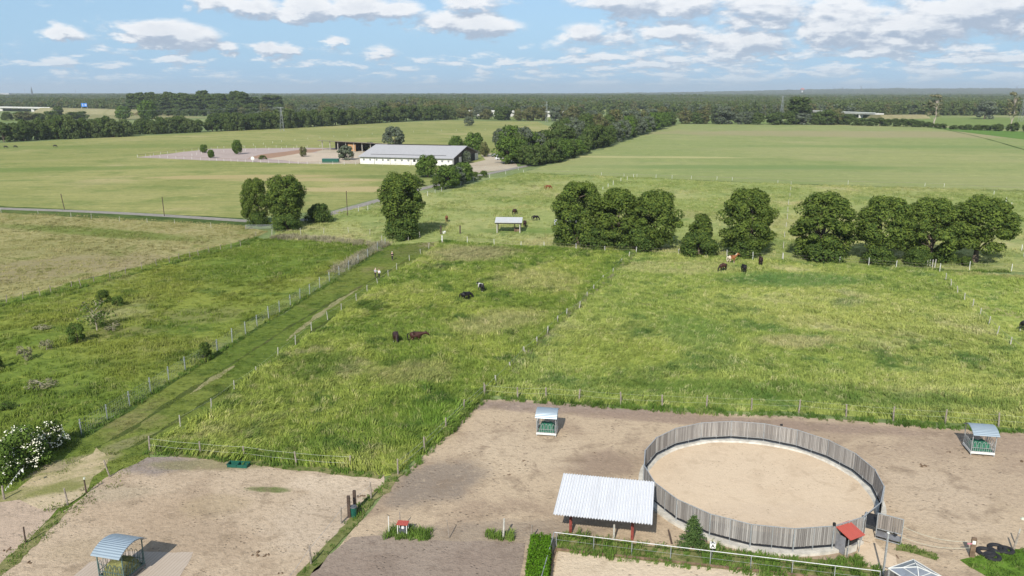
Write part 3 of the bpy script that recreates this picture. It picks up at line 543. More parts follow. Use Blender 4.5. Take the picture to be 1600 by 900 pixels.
# ---------------------------------------------------------------- grass
g1 = grass('grass', 'tall lush grass of the near pasture between the lane and the sand paddock', F_n1, 9, blade_mat('tall_blades', G_near, scale=1.6, contrast=1.3, blobs=[(-8, 152, 10, 9, 0, (.50, .43, .24), .75), (-11, 84, 5, 5, .3, (.50, .43, .20), .45), (-2, 104, 8, 5, .6, (.56, .50, .24), .55), (4, 130, 8, 10, 0, (.50, .46, .20), .5), (-22, 86, 5, 5, .2, (.08, .16, .03), .6), (-6, 72, 5, 4, 0, (.20, .34, .05), .6)]), .9, .055, 18, .33, .85, seed=11, keep=lambda x, y, r: r.random(len(x)) < np.clip(1.25-(y-60)/130, .42, 1))
g2 = grass('grass', 'yellow green grass of the wide pasture behind the sand paddock', F_n2, 7, blade_mat('pasture_blades', G_right, scale=1.3, contrast=1.3, blobs=[(37, 96, 6, 3, .2, (.60, .50, .28), .6), (48, 130, 14, 6, 0, (.12, .24, .07), .75), (30, 78, 24, 3, -.15, (.10, .20, .035), .6), (14, 92, 9, 7, 0, (.44, .50, .11), .6), (45, 108, 12, 6, .2, (.48, .50, .14), .6), (30, 140, 14, 6, 0, (.56, .50, .26), .5), (24, 100, 5, 9, 0, (.13, .25, .06), .5)]), .62, .05, 16, .33, .55, seed=12, keep=lambda x, y, r: r.random(len(x)) < np.clip(1.25-(y-60)/130, .4, 1))
g3 = grass('grass', 'grass of the pasture at the right edge behind the slanting post row', F_n3, 3, blade_mat('right_blades', G_right, scale=1.5, seed=3, blobs=[(92, 137, 14, 6, 0, (.36, .30, .15), .8)]), .5, .045, 14, .33, .4, seed=13)
mb_ = blade_mat('meadow_blades', G_meadow, scale=1.3)
g4 = grass('grass', 'short tufted grass of the rough meadow left of the lane', F_me, 4.5, mb_, .36, .045, 14, .36, .35, seed=14, size=(.5, 1.6), keep=lambda x, y, r: r.random(len(x)) < np.clip(.25+1.5*(vnoise(x/4, y/4, 12)-.25), .12, 1))
g5 = grass('grass', 'bleached rough grass of the dry field at the left edge', F_br, 1.6, blade_mat('dry_blades', G_brown, scale=1.2, blobs=[(-95, 178, 34, 5, -.35, (.13, .18, .035), .75)]), .32, .05, 14, .45, .4, seed=15, keep=lambda x, y, r: r.random(len(x)) < np.clip(.2+1.3*vnoise(x/6, y/6, 13), .1, 1))
g6 = grass('grass', 'patchy grass of the middle pasture around the open shelters', [p for p in F_mid], 1.3, blade_mat('mid_blades', G_mid, scale=.8), .5, .07, 14, .5, .4, seed=16, keep=lambda x, y, r: (y < 330) & (r.random(len(x)) < np.clip(1.5*vnoise(x/9, y/9, 14)-.25, .05, 1)))
lane_b = blade_mat('lane_blades', G_lane, scale=2)
grass('grass', 'trodden short grass of the lane between its two fences', F_la, 2.2, lane_b, .16, .04, 12, .36, .2, seed=17, excl=[[P(*p)[:2] for p in [(60, 745), (100, 741), (150, 703), (168, 712), (146, 742), (125, 772), (96, 790), (60, 795), (20, 790), (0, 800), (-30, 790), (20, 768)]], [P(*p)[:2] for p in [(-40, 790), (30, 782), (60, 797), (84, 797), (56, 825), (-20, 903), (-200, 960)]]])
weed_b = blade_mat('weed_blades', [(.095, .165, .030), (.050, .095, .020), (.155, .23, .045), (.24, .23, .10)])
def strip(pts, w): 
    c = [Vector(P(*p)[:2]) for p in pts]; L = []; R2 = []
    for i, q in enumerate(c):
        d = (c[min(i+1, len(c)-1)]-c[max(i-1, 0)]).normalized(); n = Vector((-d.y, d.x)); L.append(q+n*w/2); R2.append(q-n*w/2)
    return L+R2[::-1]
for i, (lb, pl, w, dn, ln, sd) in enumerate([
    ('dark green weeds along the diagonal post row beside the grey paddock', [(624, 738), (600, 765), (577, 782), (548, 822), (520, 850), (484, 890), (465, 915)], .9, 4.5, .26, 31),
    ('weeds under the corner fence posts at the lower left', [(100, 800), (60, 838), (34, 862), (-10, 905)], .8, 3.5, .2, 32),
    ('rank green fringe along the right pasture fence', [(757, 621), (856, 628), (970, 637), (1104, 645), (1248, 650), (1396, 662), (1560, 674), (1700, 686)], 1.5, 6, .45, 33),
    ('rank green fringe along the fence between pasture and sand paddock', [(755, 624), (725, 649), (690, 684), (664, 708), (626, 743)], 1.3, 7, .6, 34),
    ('fringe of grass behind the two-tape fence of the left paddock', [(232, 704), (320, 711), (463, 729), (548, 737), (600, 742)], 1.6, 7, .35, 35),
    ('nettles round the small red-topped trough', [(608, 835), (640, 838), (674, 838)], 1.25, 22, .55, 36),
    ('nettles at the foot of the pale post left of the hedge', [(758, 837), (786, 841), (800, 841)], .8, 22, .5, 37),
    ('grass growing between the white rail and the riding arena kerb', [(872, 848), (960, 862), (1100, 878), (1240, 892), (1380, 905)], 2.5, 6.5, .5, 38),
    ('weeds at the outer foot of the round pen wall', [(1075, 845), (1130, 865), (1200, 878), (1300, 883), (1350, 880)], 1.1, 7, .45, 39),
    ('grass tongue beside the open pen gate', [(1400, 855), (1430, 862), (1465, 872)], 1.0, 9, .3, 40),
    ('green lawn corner at the lower right by the tyres', [(1535, 897), (1570, 885), (1680, 868)], 3.0, 10, .22, 41)]):
    pl_ = strip(pl, w)
    if ln <= .35 or i > 6: patch('verge', [Vector((*p, 0)) for p in pl_], verge if i < 10 else field_mat('lawn', [(.09, .17, .02), (.06, .12, .015), (.12, .2, .03), (.16, .18, .05)], scale=3), .0655+i*.0005, .15, .5)
    grass('grass', lb, pl_, dn, weed_b, ln, .04, 14, .2, .25, seed=sd)

for lb, pl, w, sd in [('longer grass left standing under the wire mesh fence', [(128, 684), (203, 639), (290, 584), (384, 526), (437, 491), (500, 453), (560, 415)], .6, 61), ('dark long grass under the crooked posts above the rough meadow', [(402, 373), (345, 394), (280, 409), (196, 432), (112, 453), (36, 470), (-60, 492)], .9, 62),
                      ('long grass along the white-post fence before the tree row', [(690, 377), (850, 389), (994, 396), (1223, 409), (1400, 421), (1580, 426)], 1.2, 63)]:
    grass('grass', lb, strip(pl, w), 5, weed_b, .5, .05, 14, .25, .3, seed=sd)
# ---------------------------------------------------------------- trees and shrubs near
for i in range(4): tree_kind('oak%d' % i, 10.5, 12.5, 1.0 if i != 3 else 2.7, 'skirt', 105, 200, .22, ['leaf_a', 'leaf_b'], 20+i, .42, frac=(.74, .26), lobe_r=.21, limbs=8, fill=.45)
tree_kind('tall', 9.5, 14.5, .3, 'tall', 130, 170, .23, ['leaf_a', 'leaf_b'], 35, .4, frac=(.66, .34), lobe_r=.25, fill=.4)
tree_kind('sparse', 6.5, 8.5, .3, 'cone', 42, 150, .22, ['leaf_a', 'leaf_b'], 33, .2, frac=(.6, .4), lobe_r=.26)
tree_kind('skirt', 7, 4.2, .1, 'bush', 36, 190, .2, ['leaf_b', 'leaf_a'], 34, .2, frac=(.75, .25), lobe_r=.3, limbs=3)
tree_kind('bush', 4, 3, .1, 'bush', 26, 120, .13, ['leaf_b', 'leaf_a'], 35, .1, frac=(.6, .4), lobe_r=.27, limbs=5, fill=.1)
tree_kind('bush2', 4, 3, .1, 'skirt', 20, 120, .13, ['leaf_b', 'leaf_c'], 135, .1, frac=(.6, .4), lobe_r=.3, limbs=5, fill=.1)
tree_kind('lbush', 4, 3, .1, 'bush', 34, 110, .12, ['leaf_c', 'leaf_b'], 48, .1, frac=(.75, .25), lobe_r=.3, limbs=4)
tree_kind('green', 8, 8, .8, 'round', 40, 110, .32, ['leaf_c', 'leaf_b'], 36, .25, frac=(.7, .3), lobe_r=.3)
tree_kind('dense', 9, 10, .4, 'skirt', 40, 90, .42, ['leaf_f', 'leaf_b'], 37, .3, frac=(.6, .4), lobe_r=.3)
tree_kind('dense2', 9, 10, .3, 'bush', 40, 90, .42, ['leaf_f', 'leaf_b'], 47, .3, frac=(.6, .4), lobe_r=.3)
tree_kind('bushy', 9, 8, .2, 'bush', 46, 80, .38, ['leaf_w', 'leaf_f'], 147, .3, frac=(.6, .4), lobe_r=.28)
tree_kind('willow', 9, 10, .4, 'skirt', 42, 90, .42, ['leaf_s', 'leaf_f'], 38, .3, frac=(.85, .15), lobe_r=.27)
tree_kind('olive', 9, 9, .5, 'round', 36, 80, .42, ['leaf_o', 'leaf_f'], 39, .3, frac=(.75, .25), lobe_r=.3)
tree_kind('poplar', 9, 30, 2, 'column', 80, 60, .8, ['leaf_f', 'leaf_b'], 40, .4, frac=(.6, .4), lobe_r=.4)
tree_kind('bare', 7, 26, 7, 'column', 26, 34, .5, ['dry', 'leaf_f'], 41, .4, 'pale_bark', 14, frac=(.7, .3), lobe_r=.28)
row = [('oak0', (398, 352), 279, 46, 'smaller tree at the left end of the row, merging with its taller neighbour'),
       ('tall', (446, 357), 273, 64, 'tall round-headed tree standing by the road bend next to its smaller neighbour'),
       ('tall', (627, 371), 268, 72, 'lone tall tree with leaves to the ground at the head of the grass lane'),
       ('oak1', (905, 388), 286, 88, 'leftmost tree of the big clump, hiding the second open shelter'),
       ('oak2', (967, 391), 296, 84, 'middle tree of the big clump of three in the tree row'),
       ('oak0', (1023, 393), 300, 88, 'right-hand tree of the big clump of three, its crown leaning right'),
       ('sparse', (1098, 399), 337, 66, 'small cone-shaped tree with a thin top between larger trees of the row'),
       ('oak1', (1172, 402), 297, 88, 'upright tree behind the four horses, next right from the small cone-shaped tree'),
       ('oak2', (1293, 408), 304, 106, 'widest tree of the row, leaves down to the fence, with open grass on its left'),
       ('oak3', (1387, 412), 311, 92, 'tree just right of the widest tree in the row'),
       ('oak0', (1462, 414), 312, 92, 'tree behind the bundle of pale posts in the row'),
       ('oak3', (1538, 415), 311, 106, 'rightmost tree of the row, showing its bare grey trunk')]
for k, (key, b, ty, w, lb) in enumerate(row):
    loc = P(*b); hh = 30
    lo, hi = 2, 30
    for _ in range(30):
        md = (lo+hi)/2; zc = loc.y*math.cos(PITCH)-(md-CAM_H)*math.sin(PITCH); yc = loc.y*math.sin(PITCH)+(md-CAM_H)*math.cos(PITCH)
        if 450-FOC*yc/zc > ty: lo = md
        else: hi = md
    place_tree(key, 'tree', lb, 'tree', loc+Vector((0, 3 if k > 2 else 1.5, 0)), span(loc, w)*1.02, lo*1.03, group='trees in the row across the pastures')
for b, w, h, lb in [((880, 386), 34, 3.2, 'low dark bush filling the foot of the clump at its left end'), ((935, 391), 60, 4.5, 'dark undergrowth bush between the left and middle clump trees'), ((1000, 394), 66, 4.8, 'dark undergrowth bush under the right-hand clump tree'),
                    ((1095, 402), 62, 4.6, 'dense bush round the foot of the small cone-shaped tree'), ((1165, 404), 50, 3.8, 'bush under the tree behind the four horses'), ((1290, 411), 70, 4.4, 'dark bush at the foot of the widest tree'),
                    ((1376, 415), 50, 3.6, 'bush at the foot of the tree right of the widest one'), ((1440, 417), 46, 3.2, 'bush left of the bundle of pale posts'), ((1478, 413), 46, 3, 'bush behind the bundle of pale posts'), ((1515, 418), 24, 1.7, 'low green bush left of the bare grey trunk'),
                    ((627, 375), 54, 4.6, 'leafy skirt bush round the lone tree at the head of the lane'), ((446, 361), 44, 3.6, 'bush at the foot of the tree by the road bend'), ((402, 354), 34, 3.4, 'bush at the foot of the leftmost row tree'), ((497, 349), 42, 4.6, 'dark round bush beside the road fence')]:
    loc = P(*b); place_tree('skirt', 'bush', lb, 'bush', loc+Vector((0, 1.5, 0)), span(loc, w), h)
for key, b, w, ty, nm, lb in [('green', (668, 277), 38, 243, 'tree', 'slim green tree in front of the white stable wall'), ('green', (700, 294), 42, 258, 'tree', 'dark green tree at the left of the roadside clump near the stable'), ('willow', (712, 289), 30, 260, 'tree', 'grey-green tree in the middle of the roadside clump near the stable'),
          ('green', (724, 286), 32, 254, 'tree', 'bright green tree at the right of the roadside clump near the stable'), ('bush', (684, 296), 26, 276, 'bush', 'bush at the left foot of the roadside clump'), ('bush', (742, 281), 22, 269, 'bush', 'small bush at the right foot of the roadside clump'), ('bush', (756, 277), 18, 267, 'bush', 'low roadside bush next to the yard entrance'),
          ('bush', (657, 291), 20, 281, 'bush', 'low bush on the roadside verge left of the clump'), ('willow', (541, 250), 26, 227, 'tree', 'small grey-green tree between riding arena and stable'), ('willow', (578, 236), 16, 222, 'bush', 'small grey bush in front of the open barn'), ('willow', (616, 232), 36, 198, 'tree', 'big grey-green willow behind the stable roof'),
          ('green', (713, 238), 24, 213, 'tree', 'dark green tree behind the stable roof, left of the rounder one'), ('green', (741, 241), 34, 208, 'tree', 'round dark green tree behind the stable roof'), ('olive', (757, 245), 16, 222, 'tree', 'small reddish tree beside the stable gable'), ('willow', (727, 255), 20, 236, 'tree', 'pale small tree against the stable gable'),
          ('willow', (783, 232), 28, 200, 'tree', 'silver tree behind the yard'), ('green', (793, 256), 44, 214, 'tree', 'bright green tree over the parked cars'), ('dense', (812, 250), 30, 210, 'tree', 'dark tree right of the parked cars'),
          ('green', (319, 239), 12, 226, 'bush', 'round bush behind the riding arena fence'), ('green', (330, 247), 11, 234, 'bush', 'small bush inside the riding arena near its front'), ('green', (371, 241), 16, 219, 'tree', 'small tree inside the riding arena'), ('olive', (474, 245), 11, 229, 'tree', 'little brownish tree between the two arenas'),
          ('willow', (733, 197), 16, 182, 'bush', 'lone round bush out on the far field'), ('bush', (411, 249), 14, 243, 'bush', 'low dark bush at the arena edge')]:
    loc = P(*b); h = span(loc, b[1]-ty)*1.03; place_tree(key, nm, lb, nm, loc, span(loc, w), h)
# shrubs in the meadow
def blossom(t, w, h, n, seed):
    rg = np.random.default_rng(seed); d = rg.normal(size=(n, 3)); d[:, 2] = np.abs(d[:, 2])*1.1+.45; d[:, 1] -= .15; d /= np.linalg.norm(d, axis=1)[:, None]
    pos = d*np.array([w/2*.98, w/2*.98, h*.95])*rg.uniform(.82, 1.05, n)[:, None]; nr = d+rg.normal(size=(n, 3))*.3+np.array([0, 0, .5]); nr /= np.linalg.norm(nr, axis=1)[:, None]
    a = np.cross(nr, rg.normal(size=(n, 3))); a /= np.linalg.norm(a, axis=1)[:, None]; b = np.cross(nr, a); s = rg.uniform(.035, .085, n)[:, None]; cc = rg.integers(0, max(1, n//7), n); pos = pos[cc]+rg.normal(size=(n, 3))*.11
    pos[:, 2] = np.maximum(pos[:, 2], .7)
    V = []
    o = bpy.data.objects.new('blossom', quads_mesh('blossom', np.stack([pos-a*s, pos-b*s, pos+a*s, pos+b*s], 1).reshape(-1, 3), [M['blossom']])); COL.objects.link(o); o.parent = t; tag(o, kind='stuff')
for b, w, h, n, lb, sd in [((80, 702), 3.0, 2.6, 900, 'dark elder bush covered in white blossom clusters beside the lane', 51), ((36, 730), 4.6, 3.5, 1000, 'large pale elder bush with scattered cream blossom and a dark trunk', 52), ((3, 752), 3.4, 3.2, 420, 'elder bush with white blossom cut by the left edge', 53)]:
    loc = P(*b); t = place_tree('bush' if sd == 51 else 'lbush', 'elder_bush', lb, 'bush', loc, w, h); t.scale = (1, 1, 1)
    for c in t.children: c.scale = (w/4, w/4, h/3)
    blossom(t, w, h, n, sd)
tree_kind('pale', 3.4, 3.2, .5, 'round', 20, 40, .12, ['leaf_c', 'dry'], 61, .07, 'pale_bark', 14, frac=(.7, .3), lobe_r=.3)
tree_kind('twigs', 1.8, 1.6, .1, 'round', 12, 26, .1, ['dry'], 62, .04, 'pale_bark', 10, lobe_r=.35)
for key, b, w, h, nm, lb in [('bush', (162, 473), 2.4, 2.0, 'bush', 'dark round bush behind the pale bare shrub in the meadow'), ('bush2', (184, 479), 2.0, 1.7, 'bush', 'dark bush with a short shadow right of the pale bare shrub'), ('pale', (152, 517), 4.4, 4.2, 'shrub', 'pale half-bare shrub with many light stems in the meadow'), ('twigs', (176, 517), 2.2, 1.4, 'shrub', 'low grey brush heap at the foot of the pale bare shrub'),
          ('bush2', (121, 536), 2.5, 2.8, 'bush', 'dark leaning bush left of the pale bare shrub'), ('twigs', (73, 547), 1.7, 1.8, 'shrub', 'small dead shrub between the dark bush and the left edge'), ('twigs', (40, 563), 1.9, 2.4, 'shrub', 'taller dead shrub near the left edge of the meadow'), ('bush', (320, 563), 1.9, 2.2, 'bush', 'small bush growing through the wire mesh fence'), ('twigs', (65, 605), 3.4, .9, 'shrub', 'flat dry brush patch in the lower meadow'), ('twigs', (66, 515), 2.6, .8, 'shrub', 'flat pale brush patch in the upper meadow'), ('bush', (-2, 577), 1.6, 1.6, 'bush', 'bush casting its shadow in at the left edge'), ('bush2', (12, 640), 1.7, .9, 'bush', 'low bush at the left edge above the elder')]:
    place_tree(key, nm, lb, nm, P(*b), w, h)
rg = np.random.default_rng(63); V = []
for k in range(22):
    zt = .15+k*.135; rr = 1.28*(1-zt/3.35)**.9
    for j in range(9):
        a = rg.uniform(0, 6.28); n = int(26*rr)+5; f = rg.random(n)**.7*rr*rg.uniform(.75, 1.08); dd = np.c_[np.cos(a)*f, np.sin(a)*f, zt+.12-f*.12+rg.normal(size=n)*.02]+rg.normal(size=(n, 3))*.035
        nr = rg.normal(size=(n, 3))*.5+np.array([0, 0, 1]); nr /= np.linalg.norm(nr, axis=1)[:, None]; u_ = np.cross(nr, rg.normal(size=(n, 3))); u_ /= np.linalg.norm(u_, axis=1)[:, None]; v_ = np.cross(nr, u_); s = rg.uniform(.04, .085, n)[:, None]
        V.append(np.stack([dd-u_*s, dd-v_*s*.5, dd+u_*s, dd+v_*s*.5], 1).reshape(-1, 3))
TREE_CACHE['fir'] = (quads_mesh('crown_fir', np.concatenate(V), [M['fir']]), trunk_mesh('trunk_fir', rg, 4.6, .05, .4, M['bark'], 3), 2.6, 3.1)
place_tree('fir', 'young_fir', 'young fir tree in front of the round pen wall, right of the white-roofed shelter', 'tree', P(1082, 857), 2.7, 2.5)
# reeds along the meadow fence
dry_b = blade_mat('dry_reed', [(.26, .235, .15), (.15, .16, .07), (.30, .27, .18), (.36, .32, .22)])
grass('reeds', 'greyish dry reeds along the upper end of the meadow', strip([(425, 372), (480, 373), (545, 380), (605, 386)], 4.), 2.6, dry_b, .9, .06, 16, .35, .3, seed=71)
grass('reeds', 'greyish dry reeds in the mesh fence beside the lane', strip([(592, 390), (570, 398), (540, 416), (522, 428)], 2.6), 3.0, dry_b, .8, .06, 16, .35, .3, seed=72)
grass('tall_weeds', 'pale seed heads along the diagonal post row between the two pastures', strip([(990, 398), (958, 430), (925, 460), (885, 497), (839, 538), (775, 600)], 1.0), 2.4, dry_b, .7, .04, 12, .3, .3, seed=73)

# ---------------------------------------------------------------- box hedge
rg = np.random.default_rng(5); hedge = thing('hedge', 'bright green clipped hedge at the lower edge, left of the white rail', 'hedge', (0, 0, 0))
n = 9000; a0, a1 = P(845, 858), P(838, 925); u = rg.random(n); k = rg.integers(0, 3, n); w_, h_ = 1.35, 1.15
side = np.where(k == 0, rg.uniform(-1, 1, n), np.where(k == 1, -1, 1))*w_/2; zz = np.where(k == 0, h_, rg.random(n)*h_)*(1+.3*(vnoise(u*9, side*1.5, 3)-.5)); side = side*(1+.25*(vnoise(u*8, zz, 4)-.5))
d_ = Vector((a1-a0)[:2]); L_ = d_.length; d_.normalize(); end = rg.random(n) < .12; u = np.where(end, 0, u); side = np.where(end, rg.uniform(-1, 1, n)*w_/2, side); zz = np.where(end, rg.random(n)*h_, zz)
pos = np.c_[a0.x+d_.x*u*L_-d_.y*side, a0.y+d_.y*u*L_+d_.x*side, zz]+rg.normal(size=(n, 3))*.05
nr = np.c_[np.where(k == 0, 0, side), np.full(n, .1), np.where(k == 0, 1, .3)]+rg.normal(size=(n, 3))*.5; nr /= np.linalg.norm(nr, axis=1)[:, None]
a = np.cross(nr, rg.normal(size=(n, 3))); a /= np.linalg.norm(a, axis=1)[:, None]; b = np.cross(nr, a); pos += np.c_[np.zeros(n), np.zeros(n), .22*(vnoise(u*14, side*2.4, 8)-.5)]; s = rg.uniform(.04, .09, n)[:, None]
o = bpy.data.objects.new('foliage', quads_mesh('hedge_leaves', np.stack([pos-a*s, pos-b*s*.7, pos+a*s, pos+b*s*.7], 1).reshape(-1, 3), [M['leaf_hedge']])); COL.objects.link(o); o.parent = hedge
MB().bar(a0+Vector((0, -.15, h_*.45)), a1+Vector((0, 0, h_*.45)), w_*.86, h_*.85).build('core', M['leaf_b'], hedge)

# ---------------------------------------------------------------- hedgerows and tree lines further off
def line_trees(pts, n, keys, wpx, hfun, name, what, cat, group, seed, rows=1, depth=8., ends='from its left end'):
    rd = random.Random(seed); P_ = [P(*p) for p in pts]; seg = [(P_[i+1]-P_[i]).length for i in range(len(P_)-1)]
    # spacing even across the picture's bearings
    import bisect
    for k in range(n):
        t = (k+.5+rd.uniform(-.3, .3))/n; x = pts[0][0]+(pts[-1][0]-pts[0][0])*t
        j = max(0, min(len(pts)-2, next((i for i in range(len(pts)-1) if x <= pts[i+1][0]), len(pts)-2))); f = (x-pts[j][0])/(pts[j+1][0]-pts[j][0])
        yb = pts[j][1]*(1-f)+pts[j+1][1]*f; loc = P(x, yb); loc.y += rd.uniform(0, 1)*depth+(k % rows)*depth*1.2
        h = hfun(t)*rd.uniform(.82, 1.14); w = span(loc, wpx if not callable(wpx) else wpx(t))*rd.uniform(.85, 1.3)
        place_tree(rd.choice(keys), name, what % (ORD[k] if k < len(ORD) else 'far'), cat, loc, w, h, group=group)
D = ['dense', 'dense2', 'dense', 'willow']
line_trees([(-5, 223), (60, 219), (190, 214)], 22, ['dense2', 'dense2', 'bushy', 'dense'], 25, lambda t: 12+3*math.sin(t*3), 'tree', 'bushy dark tree of the hedgerow at the left edge, %s from the edge', 'tree', 'trees of the left edge hedgerow', 1, rows=2, depth=7)
line_trees([(200, 211), (310, 207)], 13, ['dense2', 'bushy', 'dense'], 21, lambda t: 9.5+3*math.sin(t*3), 'tree', 'bushy tree of the short hedgerow between two gaps, %s from its left gap', 'tree', 'trees of the short hedgerow', 2)
line_trees([(326, 206), (440, 201), (560, 194), (650, 188.5), (706, 187)], 40, ['dense2', 'dense2', 'bushy', 'dense'], 23, lambda t: 11.5+5*math.sin(min(1, t*1.5+.15)*1.9), 'tree', 'dark tree of the long wood edge behind the left field, %s from its left end', 'tree', 'trees of the long wood edge', 3)
line_trees([(330, 199), (440, 193), (560, 187), (690, 182)], 22, ['dense', 'olive', 'willow', 'dense2'], 26, lambda t: 14+7*t, 'tree', 'tree looking over the long wood edge from behind, %s from its left end', 'tree', 'trees behind the long wood edge', 4)
line_trees([(806, 254), (830, 260), (870, 254), (912, 240)], 13, ['green', 'dense', 'green', 'dense2'], 27, lambda t: 10, 'tree', 'leafy tree at the near end of the hedgerow beyond the yard, %s from the yard', 'tree', 'trees at the near end of the field hedgerow', 5, depth=6)
line_trees([(780, 240), (850, 238), (900, 225)], 9, ['willow', 'dense', 'green', 'willow'], 32, lambda t: 13, 'tree', 'taller tree of the second rank beyond the yard, %s from the yard', 'tree', 'second rank trees beyond the yard', 6)
line_trees([(915, 236), (945, 229), (985, 215), (1025, 203), (1052, 194)], 22, ['dense', 'dense', 'willow', 'green', 'dense2'], 25, lambda t: 13+2*t, 'tree', 'tree of the hedgerow running away along the mown field, %s from its near end', 'tree', 'trees of the hedgerow running away', 7)
line_trees([(870, 222), (920, 212), (990, 200), (1040, 190)], 16, ['dense', 'willow', 'olive'], 26, lambda t: 15+3*t, 'tree', 'tree behind the hedgerow running away along the mown field, %s from its near end', 'tree', 'trees behind the hedgerow running away', 8)
line_trees([(712, 184.5), (800, 188.5), (860, 189), (930, 189)], 15, ['olive', 'olive', 'dense', 'willow'], 20, lambda t: 15, 'tree', 'brownish tree in the line under the grey viaduct, %s from its left end', 'tree', 'brownish trees under the viaduct', 9)
line_trees([(1062, 193.5), (1130, 194), (1200, 195), (1330, 195)], 16, ['dense', 'willow', 'dense2', 'olive'], 26, lambda t: 14-2*t, 'tree', 'tree on the far edge of the mown field, %s from the meeting hedgerows', 'tree', 'trees on the far edge of the mown field', 10)
line_trees([(1330, 196), (1450, 199), (1480, 202), (1600, 206), (1660, 209)], 26, ['dense', 'dense2'], 15, lambda t: 6.5+2*math.sin(t*9), 'bush', 'low dark bush in the broken row across the right fields, %s from its left end', 'bush', 'low bushes across the right fields', 11, depth=3)
line_trees([(0, 189), (60, 188), (130, 187)], 8, ['dense2', 'olive', 'dense'], 20, lambda t: 10, 'tree', 'small tree below the left viaduct, %s from the edge', 'tree', 'small trees below the left viaduct', 12)
line_trees([(330, 184), (430, 182), (640, 178), (700, 177)], 20, ['dense', 'olive', 'willow'], 20, lambda t: 16, 'tree', 'tree of the farther belt behind the wood edge, %s from its left end', 'tree', 'trees of the farther belt', 13)
line_trees([(203, 178), (384, 179)], 34, ['poplar'], 18, lambda t: 35.5-3*abs(t-.55), 'poplar', 'tall dark poplar of the block on the left horizon, %s from its left end', 'tree', 'tall poplars on the left horizon', 14, rows=2, depth=20)
line_trees([(215, 181), (400, 182)], 14, ['dense', 'dense2', 'willow'], 17, lambda t: 10, 'tree', 'low tree in front of the poplar block, %s from its left end', 'tree', 'low trees before the poplars', 15)
for key, b, ty, w, nm, lb in [('poplar', (426, 176), 146, 34, 'tree', 'tall broad dark tree rising over the wood edge, right of the poplar block'), ('green', (194, 187), 166, 26, 'tree', 'round dark tree standing free on the far tan field'), ('green', (232, 190), 157, 30, 'tree', 'bright rounded tree in front of the poplar block'), ('dense', (92, 184), 166, 18, 'tree', 'round dark tree at the end of the left viaduct'),
                ('poplar', (1247, 194), 147, 34, 'tree', 'tall dark tree with a bare foot left of the right viaduct'), ('dense', (1290, 195), 172, 34, 'tree', 'broad tree just in front of the right viaduct'), ('olive', (1308, 194), 170, 26, 'tree', 'pale-topped tree just in front of the right viaduct'), ('bare', (1457, 199), 145, 22, 'bare_tree', 'tall half-dead tree standing over the bush row'), ('bare', (1578, 200), 141, 18, 'bare_tree', 'thin reddish half-dead tree near the right edge'),
                ('willow', (1128, 194), 166, 36, 'tree', 'big silver willow on the far edge of the mown field'), ('willow', (1538, 186), 157, 34, 'tree', 'big silver willow against the dark wood at the right')]:
    loc = P(*b); place_tree(key, nm, lb, 'tree', loc, span(loc, w), span(loc, b[1]-ty)*1.02)

# ---------------------------------------------------------------- far woods
def clump(name, seed, mats, w=10, h=11, prof='bush', lobes=22, per=16, card=.95):
    rg = np.random.default_rng(seed); V, pos = crown_np(rg, w, h, .0, prof, lobes, per, card, lobe_r=.34); mi = rg.choice(len(mats), size=len(pos), p=[.75, .25])
    o = bpy.data.objects.new(name, quads_mesh(name, V, [M[m] for m in mats], mi)); COL.objects.link(o); return o
wc = hidden_coll('woodland_trees', [clump('wood_tree', 81, ['leaf_w', 'leaf_f']), clump('wood_tree', 82, ['leaf_f', 'leaf_w'], prof='skirt'), clump('wood_tree', 83, ['leaf_o', 'leaf_f']), clump('wood_tree', 84, ['leaf_s', 'leaf_f'], prof='skirt'), clump('wood_tree', 85, ['leaf_w', 'leaf_o'], prof='round')])
def wood_pts(n, y0, y1, seed, dens, s0, hz):
    rg = np.random.default_rng(seed); y = np.sqrt(rg.uniform(y0**2, y1**2, n)); x = y*rg.uniform(-.69, .69, n); k = rg.random(n) < dens(x, y)
    for cp in CLEAR: k &= ~in_poly(x, y, cp)
    x, y = x[k], y[k]; n = len(x)
    hn = .75+.5*vnoise(x/160, y/160, 21)+.25*rg.random(n); s = s0*rg.uniform(.75, 1.35, n)
    kk = vnoise(x/150, y/220, 51)+.35*rg.random(n)-.17; idx = np.select([kk < .2, kk < .4, kk < .62, kk < .75, kk < .85], [1, 4, 0, 2, 1], 3); idx = np.where(rg.random(n) < .2, rg.integers(0, 5, n), idx)
    hn = hn*(.8+.5*vnoise(x/90, y/140, 52)); s = s*(.75+.6*vnoise(x/60, y/90, 53))
    return np.c_[x, y, np.maximum(hill_h(x, y)-2, 0)], np.c_[np.zeros(n), np.zeros(n), rg.uniform(0, 6.28, n)], np.c_[s, s, hz*hn], idx
def dens_near(x, y):
    a = x/y; base = vnoise(x/170, y/150, 31)*.6+vnoise(x/45, y/60, 32)*.4
    right = (a > .17) & (y > 1180+np.clip((.62-a)*300, 0, 250)); d = np.where(right, 1., np.clip((base-.42)*6, 0, 1))
    d = np.where((y < 1400) & (a < .17), d*np.clip((y-1330)/200, 0, 1)*1, d); d = np.where((y < 1400) & (a > -.12) & (a < .17), np.clip((base-.4)*6, 0, 1)*(y > 1120), d)
    return d
lay = [wood_pts(46000, 1120, 3000, 1, dens_near, 1.15, 1.25), wood_pts(42000, 2700, 6500, 2, lambda x, y: np.clip((vnoise(x/420, y/420, 35)-.25)*6, .05, 1), 2.2, 1.45), wood_pts(34000, 6000, 14500, 3, lambda x, y: np.clip(1.1-(y-9000)/9000, .4, 1), 4.2, 1.6)]
pts, rots, scl, idx = [np.concatenate(c) for c in zip(*lay)]; print('woods', len(pts))
instancer('woods', pts, rots, scl, wc, idx, 'endless mixed woodland filling the plain up to the horizon', 'woodland')
